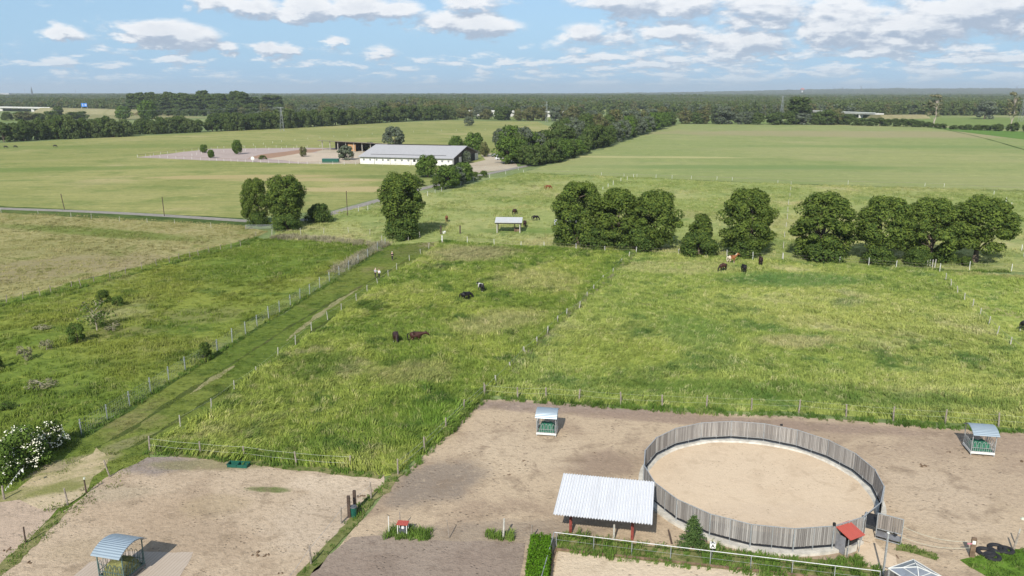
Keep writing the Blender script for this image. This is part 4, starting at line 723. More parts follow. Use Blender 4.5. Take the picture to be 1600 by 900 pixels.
# ---------------------------------------------------------------- fences
def along(pts, gap):
    out = [pts[0]]
    for a, b in zip(pts, pts[1:]):
        n = max(1, round((b-a).length/gap)); out += [a.lerp(b, (k+1)/n) for k in range(n)]
    return out
def post_mesh(h, r, kind='round', seed=0):
    mb = MB(); rg = random.Random(seed); z = Vector((0, 0, -.05))
    if kind == 'round':
        bend = Vector((rg.uniform(-.03, .03), rg.uniform(-.03, .03), h*.5)); mb.tube(z, bend, r*1.08, r, 9, False); mb.tube(bend, Vector((0, 0, h)), r, r*.92, 9, True)
    elif kind == 'thin': mb.tube(z, (0, 0, h), r, r, 6)
    elif kind == 'square': mb.box((0, 0, h/2), (r*2, r*2, h+.1))
    elif kind == 'metal': mb.box((0, 0, h/2), (r*2, r*2, h)); mb.box((0, 0, h*.78), (r*3.2, r*3.2, .12)); mb.box((0, 0, h+.01), (r*2.3, r*2.3, .03))
    o = mb.build('post', None); d = o.data; COL.objects.unlink(o); bpy.data.objects.remove(o); return d
PM = {}
def fence(label, pts, h=1.35, r=.065, mat='post', gap=None, kind='round', wires=(), wmat='tape', wr=.012, lean=.05, name='fence', group=None, cat='fence', every=1):
    pts = [Vector(P(*p)[:2]).to_3d() if not isinstance(p, Vector) else p for p in pts]; ps = along(pts, gap) if gap else pts
    t = thing(name, label, cat, ps[0], 0, group); rd = random.Random(len(label)); tops = []
    for k in range(3):
        if (h, r, kind, mat, k) not in PM: me = post_mesh(h, r, kind, k); me.materials.append(M[mat]); PM[(h, r, kind, mat, k)] = me
    for p in ps:
        o = bpy.data.objects.new('post', PM[(h, r, kind, mat, rd.randrange(3))]); COL.objects.link(o); o.parent = t; o.location = p-ps[0]
        e = Euler((rd.uniform(-lean, lean), rd.uniform(-lean, lean), rd.uniform(0, 6))); o.rotation_euler = e; s = rd.uniform(.9, 1.08); o.scale = (1, 1, s); tops.append((p-ps[0], e.to_matrix() @ Vector((0, 0, 1)), s))
    for wz in wires:
        mb = MB()
        for (a, ea, sa), (b, eb, sb) in zip(tops, tops[1:]):
            A = a+ea*wz; B = b+eb*wz; L = (B-A).length; mid = A.lerp(B, .5)-Vector((0, 0, min(.08, L*.012)))
            mb.bar(A, mid, wr*2, wr*2); mb.bar(mid, B, wr*2, wr*2)
        mb.build('tape' if wmat == 'tape' else 'wire', M[wmat], t)
    return t
fence('two-tape fence on grey posts between the tall grass and the left paddock', [(234, 705), (314, 713), (382, 718), (463, 728), (548, 734)], 1.4, .07, wires=(1.22, .62), wr=.006)
fence('row of posts running up along the sand paddock and the tall grass to the corner', [(622, 742), (664, 707), (696, 675), (725, 646), (757, 619)], 1.4, .065, wires=(1.2, .7), wr=.006, wmat='steel')
fence('diagonal row of posts with weeds between left paddock and grey paddock', [(580, 780), (533, 819), (486, 882), (440, 945)], 1.35, .065, wires=(1.2,), wr=.006, wmat='steel')
fence('wire fence between the wide pasture and the sand paddock, behind the round pen', [(757, 619), (809, 624), (854, 625), (905, 628), (970, 634), (1035, 637), (1104, 640), (1174, 642), (1248, 645), (1322, 651), (1396, 657), (1477, 662), (1560, 668), (1650, 674)], 1.4, .075, wires=(1.28, .72), wr=.0035, lean=.08)
fence('slanting row of old short posts dividing the two pastures', [(757, 619), (775, 602), (798, 580), (820, 556), (839, 539), (855, 522), (871, 505), (885, 494), (905, 482), (917, 466), (927, 455), (942, 440), (958, 428), (970, 413), (983, 403), (994, 395)], 1.15, .075, 'post_pale', wires=(1.0,), wr=.006, wmat='steel', lean=.14)
fence('white-post fence in front of the tree row', [(690, 378), (730, 381), (772, 384), (814, 388), (850, 388), (900, 392), (945, 395), (994, 396), (1060, 400), (1103, 402), (1136, 403), (1176, 406), (1223, 408), (1269, 411), (1312, 414), (1357, 416), (1400, 420), (1468, 425), (1515, 422), (1580, 424), (1640, 428)], 1.5, .05, 'white', wires=(1.3, .8), wr=.008, wmat='post')
fence('slanting row of pale posts running down to the right edge', [(1468, 427), (1477, 440), (1486, 449), (1496, 461), (1507, 471), (1519, 482), (1531, 496), (1544, 510), (1557, 525), (1578, 542), (1600, 560), (1640, 596)], 1.45, .065, 'post_pale', wires=(1.2,), wr=.006, wmat='steel', lean=.12)
fence('fence of dark crooked posts along the top of the rough meadow', [(400, 371), (376, 385), (361, 389), (345, 392), (327, 395), (310, 400), (297, 403), (280, 407), (265, 411), (245, 416), (222, 421), (196, 430), (172, 436), (147, 443), (127, 448), (112, 451), (80, 459), (63, 463), (36, 468), (10, 474), (-40, 486)], 1.35, .06, 'post', wires=(1.1, .6), wr=.008, wmat='post', lean=.13)
fence('low post fence on the right side of the lane beside the tall grass', [(282, 667), (330, 640), (366, 612), (401, 588), (435, 560), (462, 539), (487, 517), (512, 500), (533, 487), (557, 470), (574, 457), (590, 447), (607, 433), (620, 422), (640, 408), (657, 399), (670, 389), (691, 380)], 1.3, .055, 'post_pale', wires=(1.05,), wr=.004, wmat='tape', lean=.07)
fence('row of posts at the head of the lane by the lone tree', [(425, 368), (470, 367), (506, 366), (545, 364), (578, 368), (597, 378), (638, 376), (656, 372)], 1.5, .055, 'post_pale', lean=.1, wires=(1.2,), wr=.008, wmat='post')
fence('white-post fence behind, crossing between the mid pasture and the mown field', [(818, 270), (940, 274), (975, 276), (995, 277), (1025, 278), (1050, 279), (1080, 280), (1120, 281), (1144, 282), (1215, 287), (1325, 288), (1445, 291), (1475, 292), (1600, 299), (1640, 300)], 1.3, .05, 'white', wires=(1.1,), wr=.02, wmat='post', lean=.04)
fence('thin row of pale posts leading away to the mown field, left of the widest tree', [(1222, 405), (1224, 388), (1226, 372), (1228, 357), (1230, 343), (1231, 331), (1232, 320), (1234, 308), (1235, 298), (1236, 289)], 1.4, .07, 'post_pale', lean=.06)
fence('short row of white posts running down toward the big tree clump', [(990, 278), (980, 281), (970, 284), (958, 289), (950, 293), (942, 298), (932, 303)], 1.4, .07, 'white', lean=.05)
fence('two white posts and tape at the far right pasture', [(1553, 305), (1572, 316), (1580, 324), (1596, 392), (1600, 402)], 1.4, .06, 'white', lean=.05)
fence('white-post fence along the right side of the road up to the yard', [(434, 352), (468, 347), (500, 343), (508, 340), (543, 336), (560, 331), (575, 329), (600, 322), (640, 311), (668, 306), (680, 302), (690, 299), (720, 290), (740, 283), (765, 278), (790, 272), (810, 266)], 1.4, .06, 'white', wires=(1.2, .7), wr=.016, wmat='post_pale', lean=.05)
fence('white-post fence along the left road, in front of the road bank', [(2, 333), (60, 335), (111, 340), (143, 342), (187, 346), (230, 348), (273, 350), (330, 356)], 1.3, .05, 'post_pale', lean=.05)
fence('white-post fence round the near side of the riding arenas', [(215, 246), (235, 246), (250, 247), (262, 247.5), (275, 248), (300, 249.5), (327, 251), (350, 252), (372, 253), (395, 254), (420, 255), (452, 256), (480, 257), (520, 257), (556, 258)], 1.4, .06, 'white', gap=5.5, wires=(1.3,), wr=.03, wmat='wood', lean=.03)
fence('white-post fence round the far side of the riding arenas', [(215, 246), (240, 243), (262, 240), (300, 236), (330, 233), (350, 231.5), (480, 230.5), (500, 230)], 1.4, .06, 'white', gap=6, wires=(1.3,), wr=.04, wmat='wood', lean=.03)
fence('white-post fence along the middle of the riding arenas', [(300, 244), (315, 241), (350, 238), (400, 235.5), (440, 233.5), (478, 232.5)], 1.4, .06, 'white', gap=7, lean=.03)
fence('line of fine posts across the field behind the arenas', [(380, 230), (440, 222), (500, 216), (600, 209), (690, 205), (780, 203)], 1.3, .06, 'white', gap=14, lean=.03)
fence('wire fence on thin posts in front of the stable', [(556, 258), (640, 260), (715, 263), (780, 263)], 1.3, .06, 'post_pale', gap=6, wires=(1.1,), wr=.03, wmat='wood')
# mesh fence left of the lane
mf = [Vector(P(*p)[:2]).to_3d() for p in [(128, 681), (168, 657), (203, 635), (236, 616), (264, 597), (290, 580), (340, 551), (363, 535), (384, 523), (402, 511), (420, 498), (437, 488), (454, 478), (469, 468), (484, 460), (500, 450), (515, 441), (530, 432), (545, 422), (560, 412), (575, 402), (590, 392), (602, 385)]]
t = fence('wire mesh fence on grey metal posts along the left side of the lane', mf, 1.75, .045, 'steel', kind='metal', lean=.02, name='mesh_fence')
mb = MB(); o0 = mf[0]
for a, b in zip(mf, mf[1:]):
    a, b = a-o0, b-o0; L = (b-a).length
    for z in (.05, .25, .45, .65, .9, 1.2, 1.6): mb.bar(a+Vector((0, 0, z)), b+Vector((0, 0, z)), .007, .007)
    n = max(1, int(L/.3))
    for k in range(1, n): q = a.lerp(b, k/n); mb.bar(q, q+Vector((0, 0, 1.6)), .006, .006)
mb.build('wire_mesh', M['steel'], t)
# single posts and pairs
def single(label, px, h, r, mat='post', kind='round', lean=(0, 0), name='post', extra=None, cat='post'):
    p = P(*px); t = thing(name, label, cat, (p.x, p.y, 0)); me = post_mesh(h, r, kind, int(px[0])); me.materials.append(M[mat]); o = bpy.data.objects.new('shaft', me); COL.objects.link(o); o.parent = t; o.rotation_euler = (lean[0], lean[1], 0)
    return t
single('brown post on the grass strip by the corner paddock, nearest the lower left', (41, 850), 1.35, .055, 'post_dark')
single('leaning grey post at the lane mouth, left of the sand patch edge', (106, 790), 1.45, .065, 'post', lean=(.0, -.07))
t = single('grey post with a rope knot at the lane mouth, between two other posts', (135, 771), 1.4, .06, 'post_dark', lean=(0, -.03)); MB().tube((0, 0, 1.25), (0, 0, 1.4), .09, .08, 8).build('rope', M['tape'], t)
single('pale post leaning left at the corner of the left paddock', (172, 746), 1.6, .06, 'post', lean=(.05, -.17))
single('short thick post at the left edge of the sandy lane mouth', (7, 781), 1.2, .08, 'post')
single('thick dark tall post of the pair, the nearer one', (546, 809), 1.75, .11, 'post_dark', 'square')
single('thick dark tall post of the pair, the farther one', (555, 800), 1.75, .11, 'post_dark', 'square')
single('thin dead branch post leaning left in the middle of the post row', (702, 842), 1.5, .03, 'post', lean=(0, -.1))
single('pale stout post among nettles left of the hedge', (786, 842), 1.6, .075, 'post_pale', lean=(0, .05))
single('white thin stake left of the small red-topped trough', (608, 836), 1.5, .03, 'white', 'thin')
single('post in the shade at the hedge corner', (831, 846), 1.3, .05, 'post')
single('dark gate post beside the white tub at the head of the lane', (689, 366), 1.9, .14, 'post_dark', 'square'); single('dark tall gate post standing alone at the edge of the mid pasture', (719, 365), 1.8, .14, 'post_dark', 'square')
single('white corner post at the head of the lane', (691, 380), 1.6, .09, 'white', 'square')
t = thing('post_bundle', 'bundle of four pale upright stakes in front of the tree row', 'stakes', P(1455, 419))
for dx in (-.7, -.3, .15, .6): MB().tube((dx, 0, 0), (dx*1.15, 0, 1.6+.1*dx), .09, .08, 7).build('stake', M['post_pale'], t)
t = thing('post_pair', 'two grey posts standing behind the red-posted shelter front, one leaning', 'posts', P(959, 845)); MB().tube((0, 0, 0), (.0, 0, 1.3), .08, .07, 8).build('post', M['post_pale'], t); 
t = thing('leaning_post', 'dark short leaning post between the shelter and the young fir', 'post', P(1050, 851)); MB().tube((0, 0, 0), (-.25, .3, 1.), .07, .06, 8).build('shaft', M['post_dark'], t)
tub = thing('white_tub', 'white water tub beside the dark gate post', 'tub', P(694, 365)); tub.scale = (.7, .7, .7); mb = MB(); mb.tube((0, 0, 0), (0, 0, .75), .5, .6, 18, False); mb.tube((0, 0, .6), (0, 0, .605), .57, .57, 18); mb.tube((0, 0, .7), (0, 0, .77), .63, .63, 18, False); mb.build('shell', M['white'], tub)
bin_ = thing('green_bin', 'green round feed bin with a lid between the two thick dark posts', 'bin', P(553, 808)); MB().tube((0, 0, 0), (0, 0, .85), .2, .25, 16).build('drum', M['green_plastic'], bin_); mb = MB(); mb.tube((0, 0, .85), (0, 0, .92), .27, .25, 16); mb.tube((-.1, 0, .92), (.1, 0, .96), .02, .02, 6); mb.build('lid', M['steel_dark'], bin_)
# dark green two-basin trough
tr = thing('trough', 'dark green plastic feed trough with two basins at the top of the left paddock', 'trough', P(373, 729), R(-6)); mb = MB()
for sx in (-.44, .44):
    for dx, dy, w, d in ((-.42, 0, .05, .66), (.42, 0, .05, .66), (0, -.33, .84, .05), (0, .33, .84, .05)): mb.box((sx+dx, dy, .16), (w, d, .30))
    mb.box((sx, 0, .05), (.8, .62, .06))
    mb.box((sx, -.36, .31), (.94, .06, .05)); mb.box((sx, .36, .31), (.94, .06, .05)); mb.box((sx-.45, 0, .315), (.06, .7, .05)); mb.box((sx+.45, 0, .318), (.06, .7, .05))
mb.build('basin', M['green_plastic'], tr)
# red-topped small trough stand
st = thing('salt_stand', 'small stand with a red-brown top on white legs, among nettles', 'stand', P(630, 836), R(-6)); MB().box((0, 0, .98), (.82, .6, .05)).build('top', M['red_roof'], st)
for sx in (-.33, .33):
    for sy in (-.25, .25): MB().bar((sx, sy, 0), (sx, sy, .955), .05).build('leg', M['white'], st)
MB().box((0, 0, .42), (.5, .4, .3)).build('bucket', M['steel_dark'], st); MB().tube((0, 0, .57), (0, 0, .72), .12, .1, 10).build('salt_block', M['white'], st); MB().tube((-.3, .5, 0), (-.35, .55, 1.5), .05, .04, 7).build('back_post', M['post'], st)

# ---------------------------------------------------------------- round pen
PC = Vector((19.7, 57.5, 0)); pen = thing('round_pen', 'round exercise pen with grey weathered board wall on a pale concrete ring', 'riding pen', PC)
M['boards'] = board_mat('pen_boards', (.37, .35, .325), (.185, .17, .158), (.105, .095, .085))
NS, R0 = 20, 9.1; va = [R(-38-18*k) for k in range(NS+1)]
vert = [Vector((R0*math.cos(a), R0*math.sin(a), 0)) for a in va]; rd = random.Random(3)
def panel(a, b, z0, z1, parent, bw=.135, mat=None):
    mb = MB(); d = (b-a); L = d.length; d.normalize(); n = int(L/bw); ang = math.atan2(d.y, d.x)
    for k in range(n):
        c = a+d*((k+.5)*L/n); dz = rd.uniform(-.03, .03); mb.box(c+Vector((-d.y, d.x, 0))*rd.uniform(-.004, .004)+Vector((0, 0, (z0+z1)/2+dz)), (L/n-.014, .028, z1-z0), ang)
    return mb.build('board_panel', mat or M['boards'], parent)
for k in range(1, NS):           # the bay between the first two corners is the gate
    a, b = vert[k], vert[k+1]; d = (b-a).normalized(); off = Vector((-d.y, d.x, 0)); off = off if off.dot(a) > 0 else -off
    panel(a+d*.05, b-d*.05, .58, 1.97, pen); mid = a.lerp(b, .5)
    mb = MB(); mb.bar(a-off*.04+Vector((0, 0, .47)), b-off*.04+Vector((0, 0, .47)), .02, .19, up=off); 
    mb2 = MB(); n_ = 6
    mb.build('rubber_strip', M['rubber'], pen)
    MB().bar(a+Vector((0, 0, 2.0)), b+Vector((0, 0, 2.0)), .055, .04).build('top_rail', M['steel'], pen)
    mb = MB(); mb.bar(a-off*.05+Vector((0, 0, .60)), b-off*.05+Vector((0, 0, .60)), .03, .03); mb.bar(mid-off*.045+Vector((0, 0, .2)), mid-off*.045+Vector((0, 0, .75)), .045, .045); mb.bar(mid+off*.04+Vector((0, 0, .2)), mid+off*.04+Vector((0, 0, 1.95)), .045, .03); mb.build('panel_frame', M['steel'], pen)
for k in range(NS+1):
    a = vert[k]; MB().bar(a+a.normalized()*.03+Vector((0, 0, .1)), a+a.normalized()*.03+Vector((0, 0, 2.02)), .075, .075).build('steel_post', M['steel'], pen)
# concrete ring, a sheet of sand inside whose rim is uneven
mb = MB(); nn = 120; ro, ri, hz = 9.42, 8.72, .27; rv = []
for i in range(nn+1):
    a = 2*math.pi*i/nn; rr = ri-.18*float(vnoise(i/3., 0, 44)); c, s = math.cos(a), math.sin(a)
    rv += [(ro*c, ro*s, 0), (ro*c, ro*s, hz), ((rr+.12)*c, (rr+.12)*s, hz-.02), (rr*c, rr*s, .09)]
fs = []
for i in range(nn):
    am = math.degrees(2*math.pi*(i+.5)/nn); am = am-360 if am > 180 else am
    if -56 < am < -38: continue
    k = i*4; fs += [(k, k+4, k+5, k+1), (k+1, k+5, k+6, k+2), (k+2, k+6, k+7, k+3)]
mesh_obj('concrete_base', rv, fs, M['concrete'], pen)
pts = []
for i in range(160):
    a = 2*math.pi*i/160; am = math.degrees(a); am = am-360 if am > 180 else am; r = 8.78 if not (-55 < am < -39) else 9.6; pts.append(Vector((PC.x+r*math.cos(a), PC.y+r*math.sin(a), 0)))
pen_sand = sand_mat('pen_sand', (.53, .42, .30), (.50, .39, .275), (.38, .29, .20), .5, .62, prints=.16, print_scale=3.4, relief=.3, blobs=[(20, 53, 8, 2.5, 0, (.47, .37, .27), .5)])
patch('sand', pts, pen_sand, .125)
patch('sand', [(1338, 850), (1362, 838), (1385, 862), (1400, 872), (1395, 905), (1350, 905), (1340, 880)], pen_sand, .0635, .2, .8)
# gate: portal, wall stub beside the hatch, open leaf
a, b = vert[0], vert[1]; gate = MB(); gate.bar(a+Vector((0, 0, 2.02)), b+Vector((0, 0, 2.02)), .05); gate.build('portal_rail', M['steel'], pen)
g0 = Vector((25.98-PC.x, 50.35-PC.y, 0)); g1 = Vector((27.35-PC.x, 49.45-PC.y, 0)); leaf = thing('pen_gate', 'open gate leaf of the round pen, boards above a grey rubber sheet', 'gate', PC+g0); dd = g1-g0; dn = dd.normalized(); z = Vector((0, 0, 1))
panel(Vector((0, 0, 0))+dn*.04, dd-dn*.04, .92, 2.02, leaf, mat=board_mat('gate_boards', (.30, .265, .235), (.18, .16, .14), (.10, .085, .075), axis='x')).name = 'boards'
mb = MB(); mb.bar(dn*.04+z*.51, dd-dn*.04+z*.51, .02, .78, up=Vector((-dn.y, dn.x, 0))); mb.build('rubber_sheet', M['grey_sheet'], leaf)
mb = MB()
for q in (Vector((0, 0, 0)), dd): mb.bar(q+z*.1, q+z*2.08, .06)
for h in (.12, .9, 2.07): mb.bar(z*h, dd+z*h, .05)
mb.build('frame', M['steel'], leaf); mb = MB(); lk = dn*1.2+Vector((.03, -.06, .78)); mb.tube(lk+z*-.06, lk+z*.1, .09, .06, 8); mb.tube(lk+Vector((-.14, 0, .14)), lk+Vector((-.05, 0, .02)), .05, .05, 8); mb.build('latch', M['rubber'], leaf)
# second leaf, folded inward, and dark sheet behind it
q0 = vert[1]; q1 = vert[1]+Vector((.52, .72, 0)); lf2 = thing('pen_gate', 'narrow gate leaf with an open top frame beside the red roof', 'gate', PC+q0); d2 = q1-q0
panel(Vector(), d2, .3, 1.55, lf2, mat=board_mat('gate_boards_b', (.24, .215, .195), (.15, .135, .12), (.09, .08, .07), axis='x')).name = 'boards'
mb = MB(); [mb.bar(x+z*.1, x+z*2.0, .05) for x in (Vector(), d2)]; [mb.bar(z*h, d2+z*h, .05) for h in (.2, 1.58, 1.98)]; mb.build('frame', M['steel'], lf2)
mb = MB(); e0 = Vector((25.98, 50.35, 0))-PC; mb.bar(vert[0]+z*1.0, e0+z*1.0, .03, 1.9, up=Vector((1, -1, 0)).normalized()); mb.build('shaded_rubber_flap', M['rubber'], pen)  # black sheet: rubber, with the inner wall's shade put into its colour
# hatch with the red lean-to roof
hp = Vector((23.25, 48.75, 0)); hut = thing('judge_hatch', 'small hatch with a red sheet roof built against the round pen wall', 'hut', hp, R(28))
mb = MB(); M_ = Matrix.Translation((0, -.1, 1.72)) @ Matrix.Rotation(R(16), 4, 'X'); mb.box(None, (1.45, 1.45, .04), M=M_); mb.build('roof', M['red_roof'], hut)
mb = MB(); mb.box((0, -.35, .35), (1.15, .05, .5)); mb.build('front_board', M['concrete'], hut); mb = MB(); mb.box((0, .1, 1.0), (1.15, .95, .3)); mb.build('roof_shade_block', M['rubber'], hut); mb = MB(); mb.box((.6, .15, .75), (.05, .9, 1.3)); mb.box((-.6, .15, .75), (.05, .9, 1.3)); mb.build('side_panel', M['grey_sheet'], hut)  # black block below the roof stands in for the shade under it
for sx in (-.7, .7): MB().bar((sx*.85, -.55, 0), (sx*.85, -.55, 1.52), .04).build('leg', M['steel'], hut)
wn = thing('loudspeaker', 'small black loudspeaker on top of the pen wall left of the red roof', 'speaker', PC+Vector((9.12*math.cos(R(-74)), 9.12*math.sin(R(-74)), 2.02))); MB().box((0, 0, .12), (.16, .16, .22)).build('housing', M['rubber'], wn); MB().bar((0, 0, 0), (0, 0, .05), .04).build('bracket', M['steel'], wn)
w2 = thing('loudspeaker', 'small black box on the far pen wall at its top right', 'speaker', PC+Vector((9.12*math.cos(R(61)), 9.12*math.sin(R(61)), 2.02))); MB().tube((-.1, 0, .12), (.1, 0, .12), .08, .11, 10).build('housing', M['rubber'], w2); MB().bar((0, 0, 0), (0, 0, .08), .04).build('bracket', M['steel'], w2)

# ---------------------------------------------------------------- white-roofed shelter with red posts
sh = thing('field_shelter', 'open shelter with white corrugated roof on rust-red posts beside the round pen', 'shelter', (6.75, 51.6, 0), R(-11.3))
M['white_roof'] = roof_mat('white_sheet', (.69, .69, .70), .2, 0, (.50, .50, .50), .35, .0, .5)
W_, D_ = 6.85, 5.4; mb = MB(); nx = 200
zr = lambda y: 2.4+(y+D_/2)/D_*.42
vs = []
for i in range(nx+1):
    x = -W_/2+W_*i/nx; dz = .04*math.sin(2*math.pi*x/.2)
    for y in (-D_/2, D_/2): vs.append((x, y, zr(y)+dz))
mb.add(vs, [(2*i, 2*i+2, 2*i+3, 2*i+1) for i in range(nx)]); mb.add([Vector(v)-Vector((0, 0, .03)) for v in vs], [(2*i, 2*i+1, 2*i+3, 2*i+2) for i in range(nx)]); mb.build('roof', M['white_roof'], sh)
for x, y in ((-2.35, -1.05), (2.05, -1.0), (-2.35, 1.9), (2.05, 1.9)): MB().bar((x, y, 0), (x, y, zr(y)-.2), .2, .2).build('post', M['red_post'], sh)
mb = MB(); [mb.bar((-3.2, y, zr(y)-.13), (3.2, y, zr(y)-.13), .14, .16) for y in (-1.05, 1.9)]; mb.build('beam', M['red_post'], sh)
mb = MB(); [mb.bar((x, -2.5, zr(-2.5)-.055), (x, 2.5, zr(2.5)-.055), .06, .05) for x in (-3, -1.8, -.6, .6, 1.8, 3)]; mb.build('rafters', M['steel_dark'], sh)

# ---------------------------------------------------------------- hay feeders
M['feeder_roof'] = roof_mat('feeder_sheet', (.28, .34, .385), .16, 1, (.20, .25, .285), .4, .25, .38)
def feeder(label, loc, rz, net=True, s=1.):
    t = thing('hay_feeder', label, 'hay feeder', loc, rz, 'hay feeders with curved roofs'); t.scale = (s, s, s); w, d = .95, .95
    for x in (-w, w):
        for y in (-d, d): MB().bar((x, y, 0), (x, y, 2.22), .06).build('leg', M['green_steel'] if not net else M['steel'], t)
    vs = []; n = 60; RW = 1.08
    for i in range(n+1):
        y = -1.32+2.64*i/n; zz = 2.62-.48*(y/1.32)**2+.009*math.sin(2*math.pi*y/.088)
        for x in (-RW, RW): vs.append((x, y, zz))
    mb = MB(); mb.add(vs, [(2*i, 2*i+1, 2*i+3, 2*i+2) for i in range(n)]); mb.add([Vector(v)-Vector((0, 0, .025)) for v in vs], [(2*i, 2*i+2, 2*i+3, 2*i+1) for i in range(n)]); mb.build('roof', M['feeder_roof'], t)
    mb = MB()
    for x in (-RW+.02, RW-.02):
        for i in range(12):
            y0, y1 = -1.3+2.6*i/12, -1.3+2.6*(i+1)/12; mb.bar((x, y0, 2.57-.48*(y0/1.32)**2), (x, y1, 2.57-.48*(y1/1.32)**2), .04)
    for y in (-d, d): mb.bar((-RW, y, 2.25), (RW, y, 2.25), .05)
    mb.build('roof_frame', M['steel'], t)
    mb = MB(); mb.box((0, 0, .28), (1.84, 1.84, .05)); mb.build('floor', M['steel_dark'], t)
    mb = MB()
    for sgn in (-1, 1): mb.box((0, sgn*(d+.03), .33), (2.0, .04, .2)); mb.box((sgn*(w+.03), 0, .33), (.04, 1.84, .2))
    mb.build('kick_board', M['white'] if net else M['steel_dark'], t)
    for side in range(4):
        mb = MB(); Q = Matrix.Rotation(side*math.pi/2, 3, 'Z')
        for k in range(5):
            x = -.72+.36*k
            pts_ = [(x-.07, -d, .45), (x-.13, -d-.02, .95), (x-.1, -d-.04, 1.3), (x, -d-.05, 1.4), (x+.1, -d-.04, 1.3), (x+.13, -d-.02, .95), (x+.07, -d, .45)]
            for p, q in zip(pts_, pts_[1:]): mb.bar(Q @ Vector(p), Q @ Vector(q), .028)
        mb.bar(Q @ Vector((-w, -d, .46)), Q @ Vector((w, -d, .46)), .045); mb.bar(Q @ Vector((-w, -d, .8)), Q @ Vector((w, -d, .8)), .03); mb.build('railing', M['green_steel'] if not net else M['steel'], t)
    rg = np.random.default_rng(int(abs(loc[0])*10)); V = []; F = []; n = 20
    for j in range(n+1):
        for i in range(n+1):
            x, y = -.82+1.64*i/n, -.82+1.64*j/n; e = max(abs(x), abs(y))/.82; zz = .38+(.62 if net else .78)*(1-e**5)+.2*float(vnoise(x*3.3+9, y*3.3+rg.random()*.3, 5))*(1-e**8)
            V.append((x, y, zz))
    F = [(j*(n+1)+i, j*(n+1)+i+1, (j+1)*(n+1)+i+1, (j+1)*(n+1)+i) for j in range(n) for i in range(n)]
    mesh_obj('hay', V, F, M['net'] if net else M['hay'], t, smooth=True)
    return t
feeder('hay feeder with green net on open sand, above the white-roofed shelter', (3.3, 68.45, 0), R(-9), True, .93)
feeder('hay feeder with a curved roof and green net near the right edge', (41.45, 64.45, 0), R(-11), True, .98)
feeder('hay feeder filled with loose hay, cut by the lower edge at the left', (-25.75, 46.0, 0), R(-14), False, 1.0)

# ---------------------------------------------------------------- riding arena at the lower edge
az = P(870, 863); ar = thing('arena_kerb', 'timber kerb round the sand arena at the lower edge', 'kerb', (0, 0, 0))
c0, c1, c2 = Vector((3.05, 48.85, 0)), Vector((23.0, 45.0, 0)), Vector((1.9, 43.2, 0)); mb = MB(); mb.bar(c0+Vector((0, 0, .12)), c1+Vector((0, 0, .12)), .07, .24); mb.bar(c0+Vector((0, 0, .12)), c2+Vector((0, 0, .12)), .07, .24); mb.build('plank', M['wood'], ar)
patch('sand', [c0+Vector((.15, -.15, 0)), c1+Vector((0, -.15, 0)), Vector((22, 41, 0)), Vector((2, 41, 0))], sand_mat('arena_sand', (.54, .44, .32), (.50, .41, .30), (.37, .29, .20), .5, .6, prints=.35, print_scale=2), .07, .0)
rail = thing('pipe_rail', 'white pipe rail fence along the sand arena, with a corner at the hedge', 'fence', (0, 0, 0)); r0, r1, r2 = Vector((2.96, 49.41, 1.12)), Vector((23.72, 44.78, 1.12)), Vector((1.75, 43.6, 1.12))
mb = MB(); mb.tube(r0, r1, .026, .026, 8); mb.build('rail', M['steel_pale'], rail); mb = MB(); mb.tube(r0, r2, .032, .032, 8); mb.build('rail', M['steel'], rail)
for k in range(9): q = r0.lerp(r1, (k+.06)/8.1 if k < 8 else 1); MB().tube((q.x, q.y, 0), (q.x, q.y, 1.1), .03, .03, 8).build('post', M['steel'], rail)
for k in range(1, 4): q = r0.lerp(r2, k/3); MB().tube((q.x, q.y, 0), (q.x, q.y, 1.1), .03, .03, 8).build('post', M['steel'], rail)
mb = MB(); [mb.bar(r0.lerp(r1, f)+Vector((0, 0, -.55)), r0.lerp(r1, f+.125)+Vector((0, 0, -.55)), .012) for f in [k/8 for k in range(8)]]; mb.build('wire', M['steel'], rail)
sp = P(1112, 874); sg = thing('letter_marker', 'white box sign with a black letter A on the arena rail', 'sign', (sp.x, sp.y, 0), R(-9)); MB().bar((0, 0, 0), (0, 0, .95), .05).build('stake', M['steel_dark'], sg); MB().box((0, 0, 1.1), (.38, .3, .34)).build('box', M['white'], sg)
cu = bpy.data.curves.new('letter', 'FONT'); cu.body = 'A'; cu.size = .36; cu.extrude = .004; cu.align_x = 'CENTER'; cu.align_y = 'CENTER'; lt = bpy.data.objects.new('letter', cu); COL.objects.link(lt); lt.parent = sg; lt.location = (0, -.156, 1.1); lt.rotation_euler = (R(90), 0, 0); cu.materials.append(M['rubber']); cu.offset = .006
bpy.context.view_layer.update(); lme = bpy.data.meshes.new_from_object(lt.evaluated_get(bpy.context.evaluated_depsgraph_get())); bpy.data.objects.remove(lt)
for lo, ro in (((0, -.156, 1.1), (R(90), 0, 0)), ((0, 0, 1.276), (0, 0, 0))): l_ = bpy.data.objects.new('letter', lme.copy()); COL.objects.link(l_); l_.parent = sg; l_.location = lo; l_.rotation_euler = ro
# pole at the rail end
pl = thing('steel_pole', 'tall square steel pole at the right end of the arena rail', 'pole', P(1379, 903)); MB().box((0, 0, 1.65), (.1, .1, 3.3)).build('shaft', M['steel'], pl); MB().box((0, 0, 3.31), (.14, .14, .04)).build('cap', M['white'], pl); MB().bar((.05, 0, .8), (.9, -.6, .75), .05).build('brace', M['steel_dark'], pl)
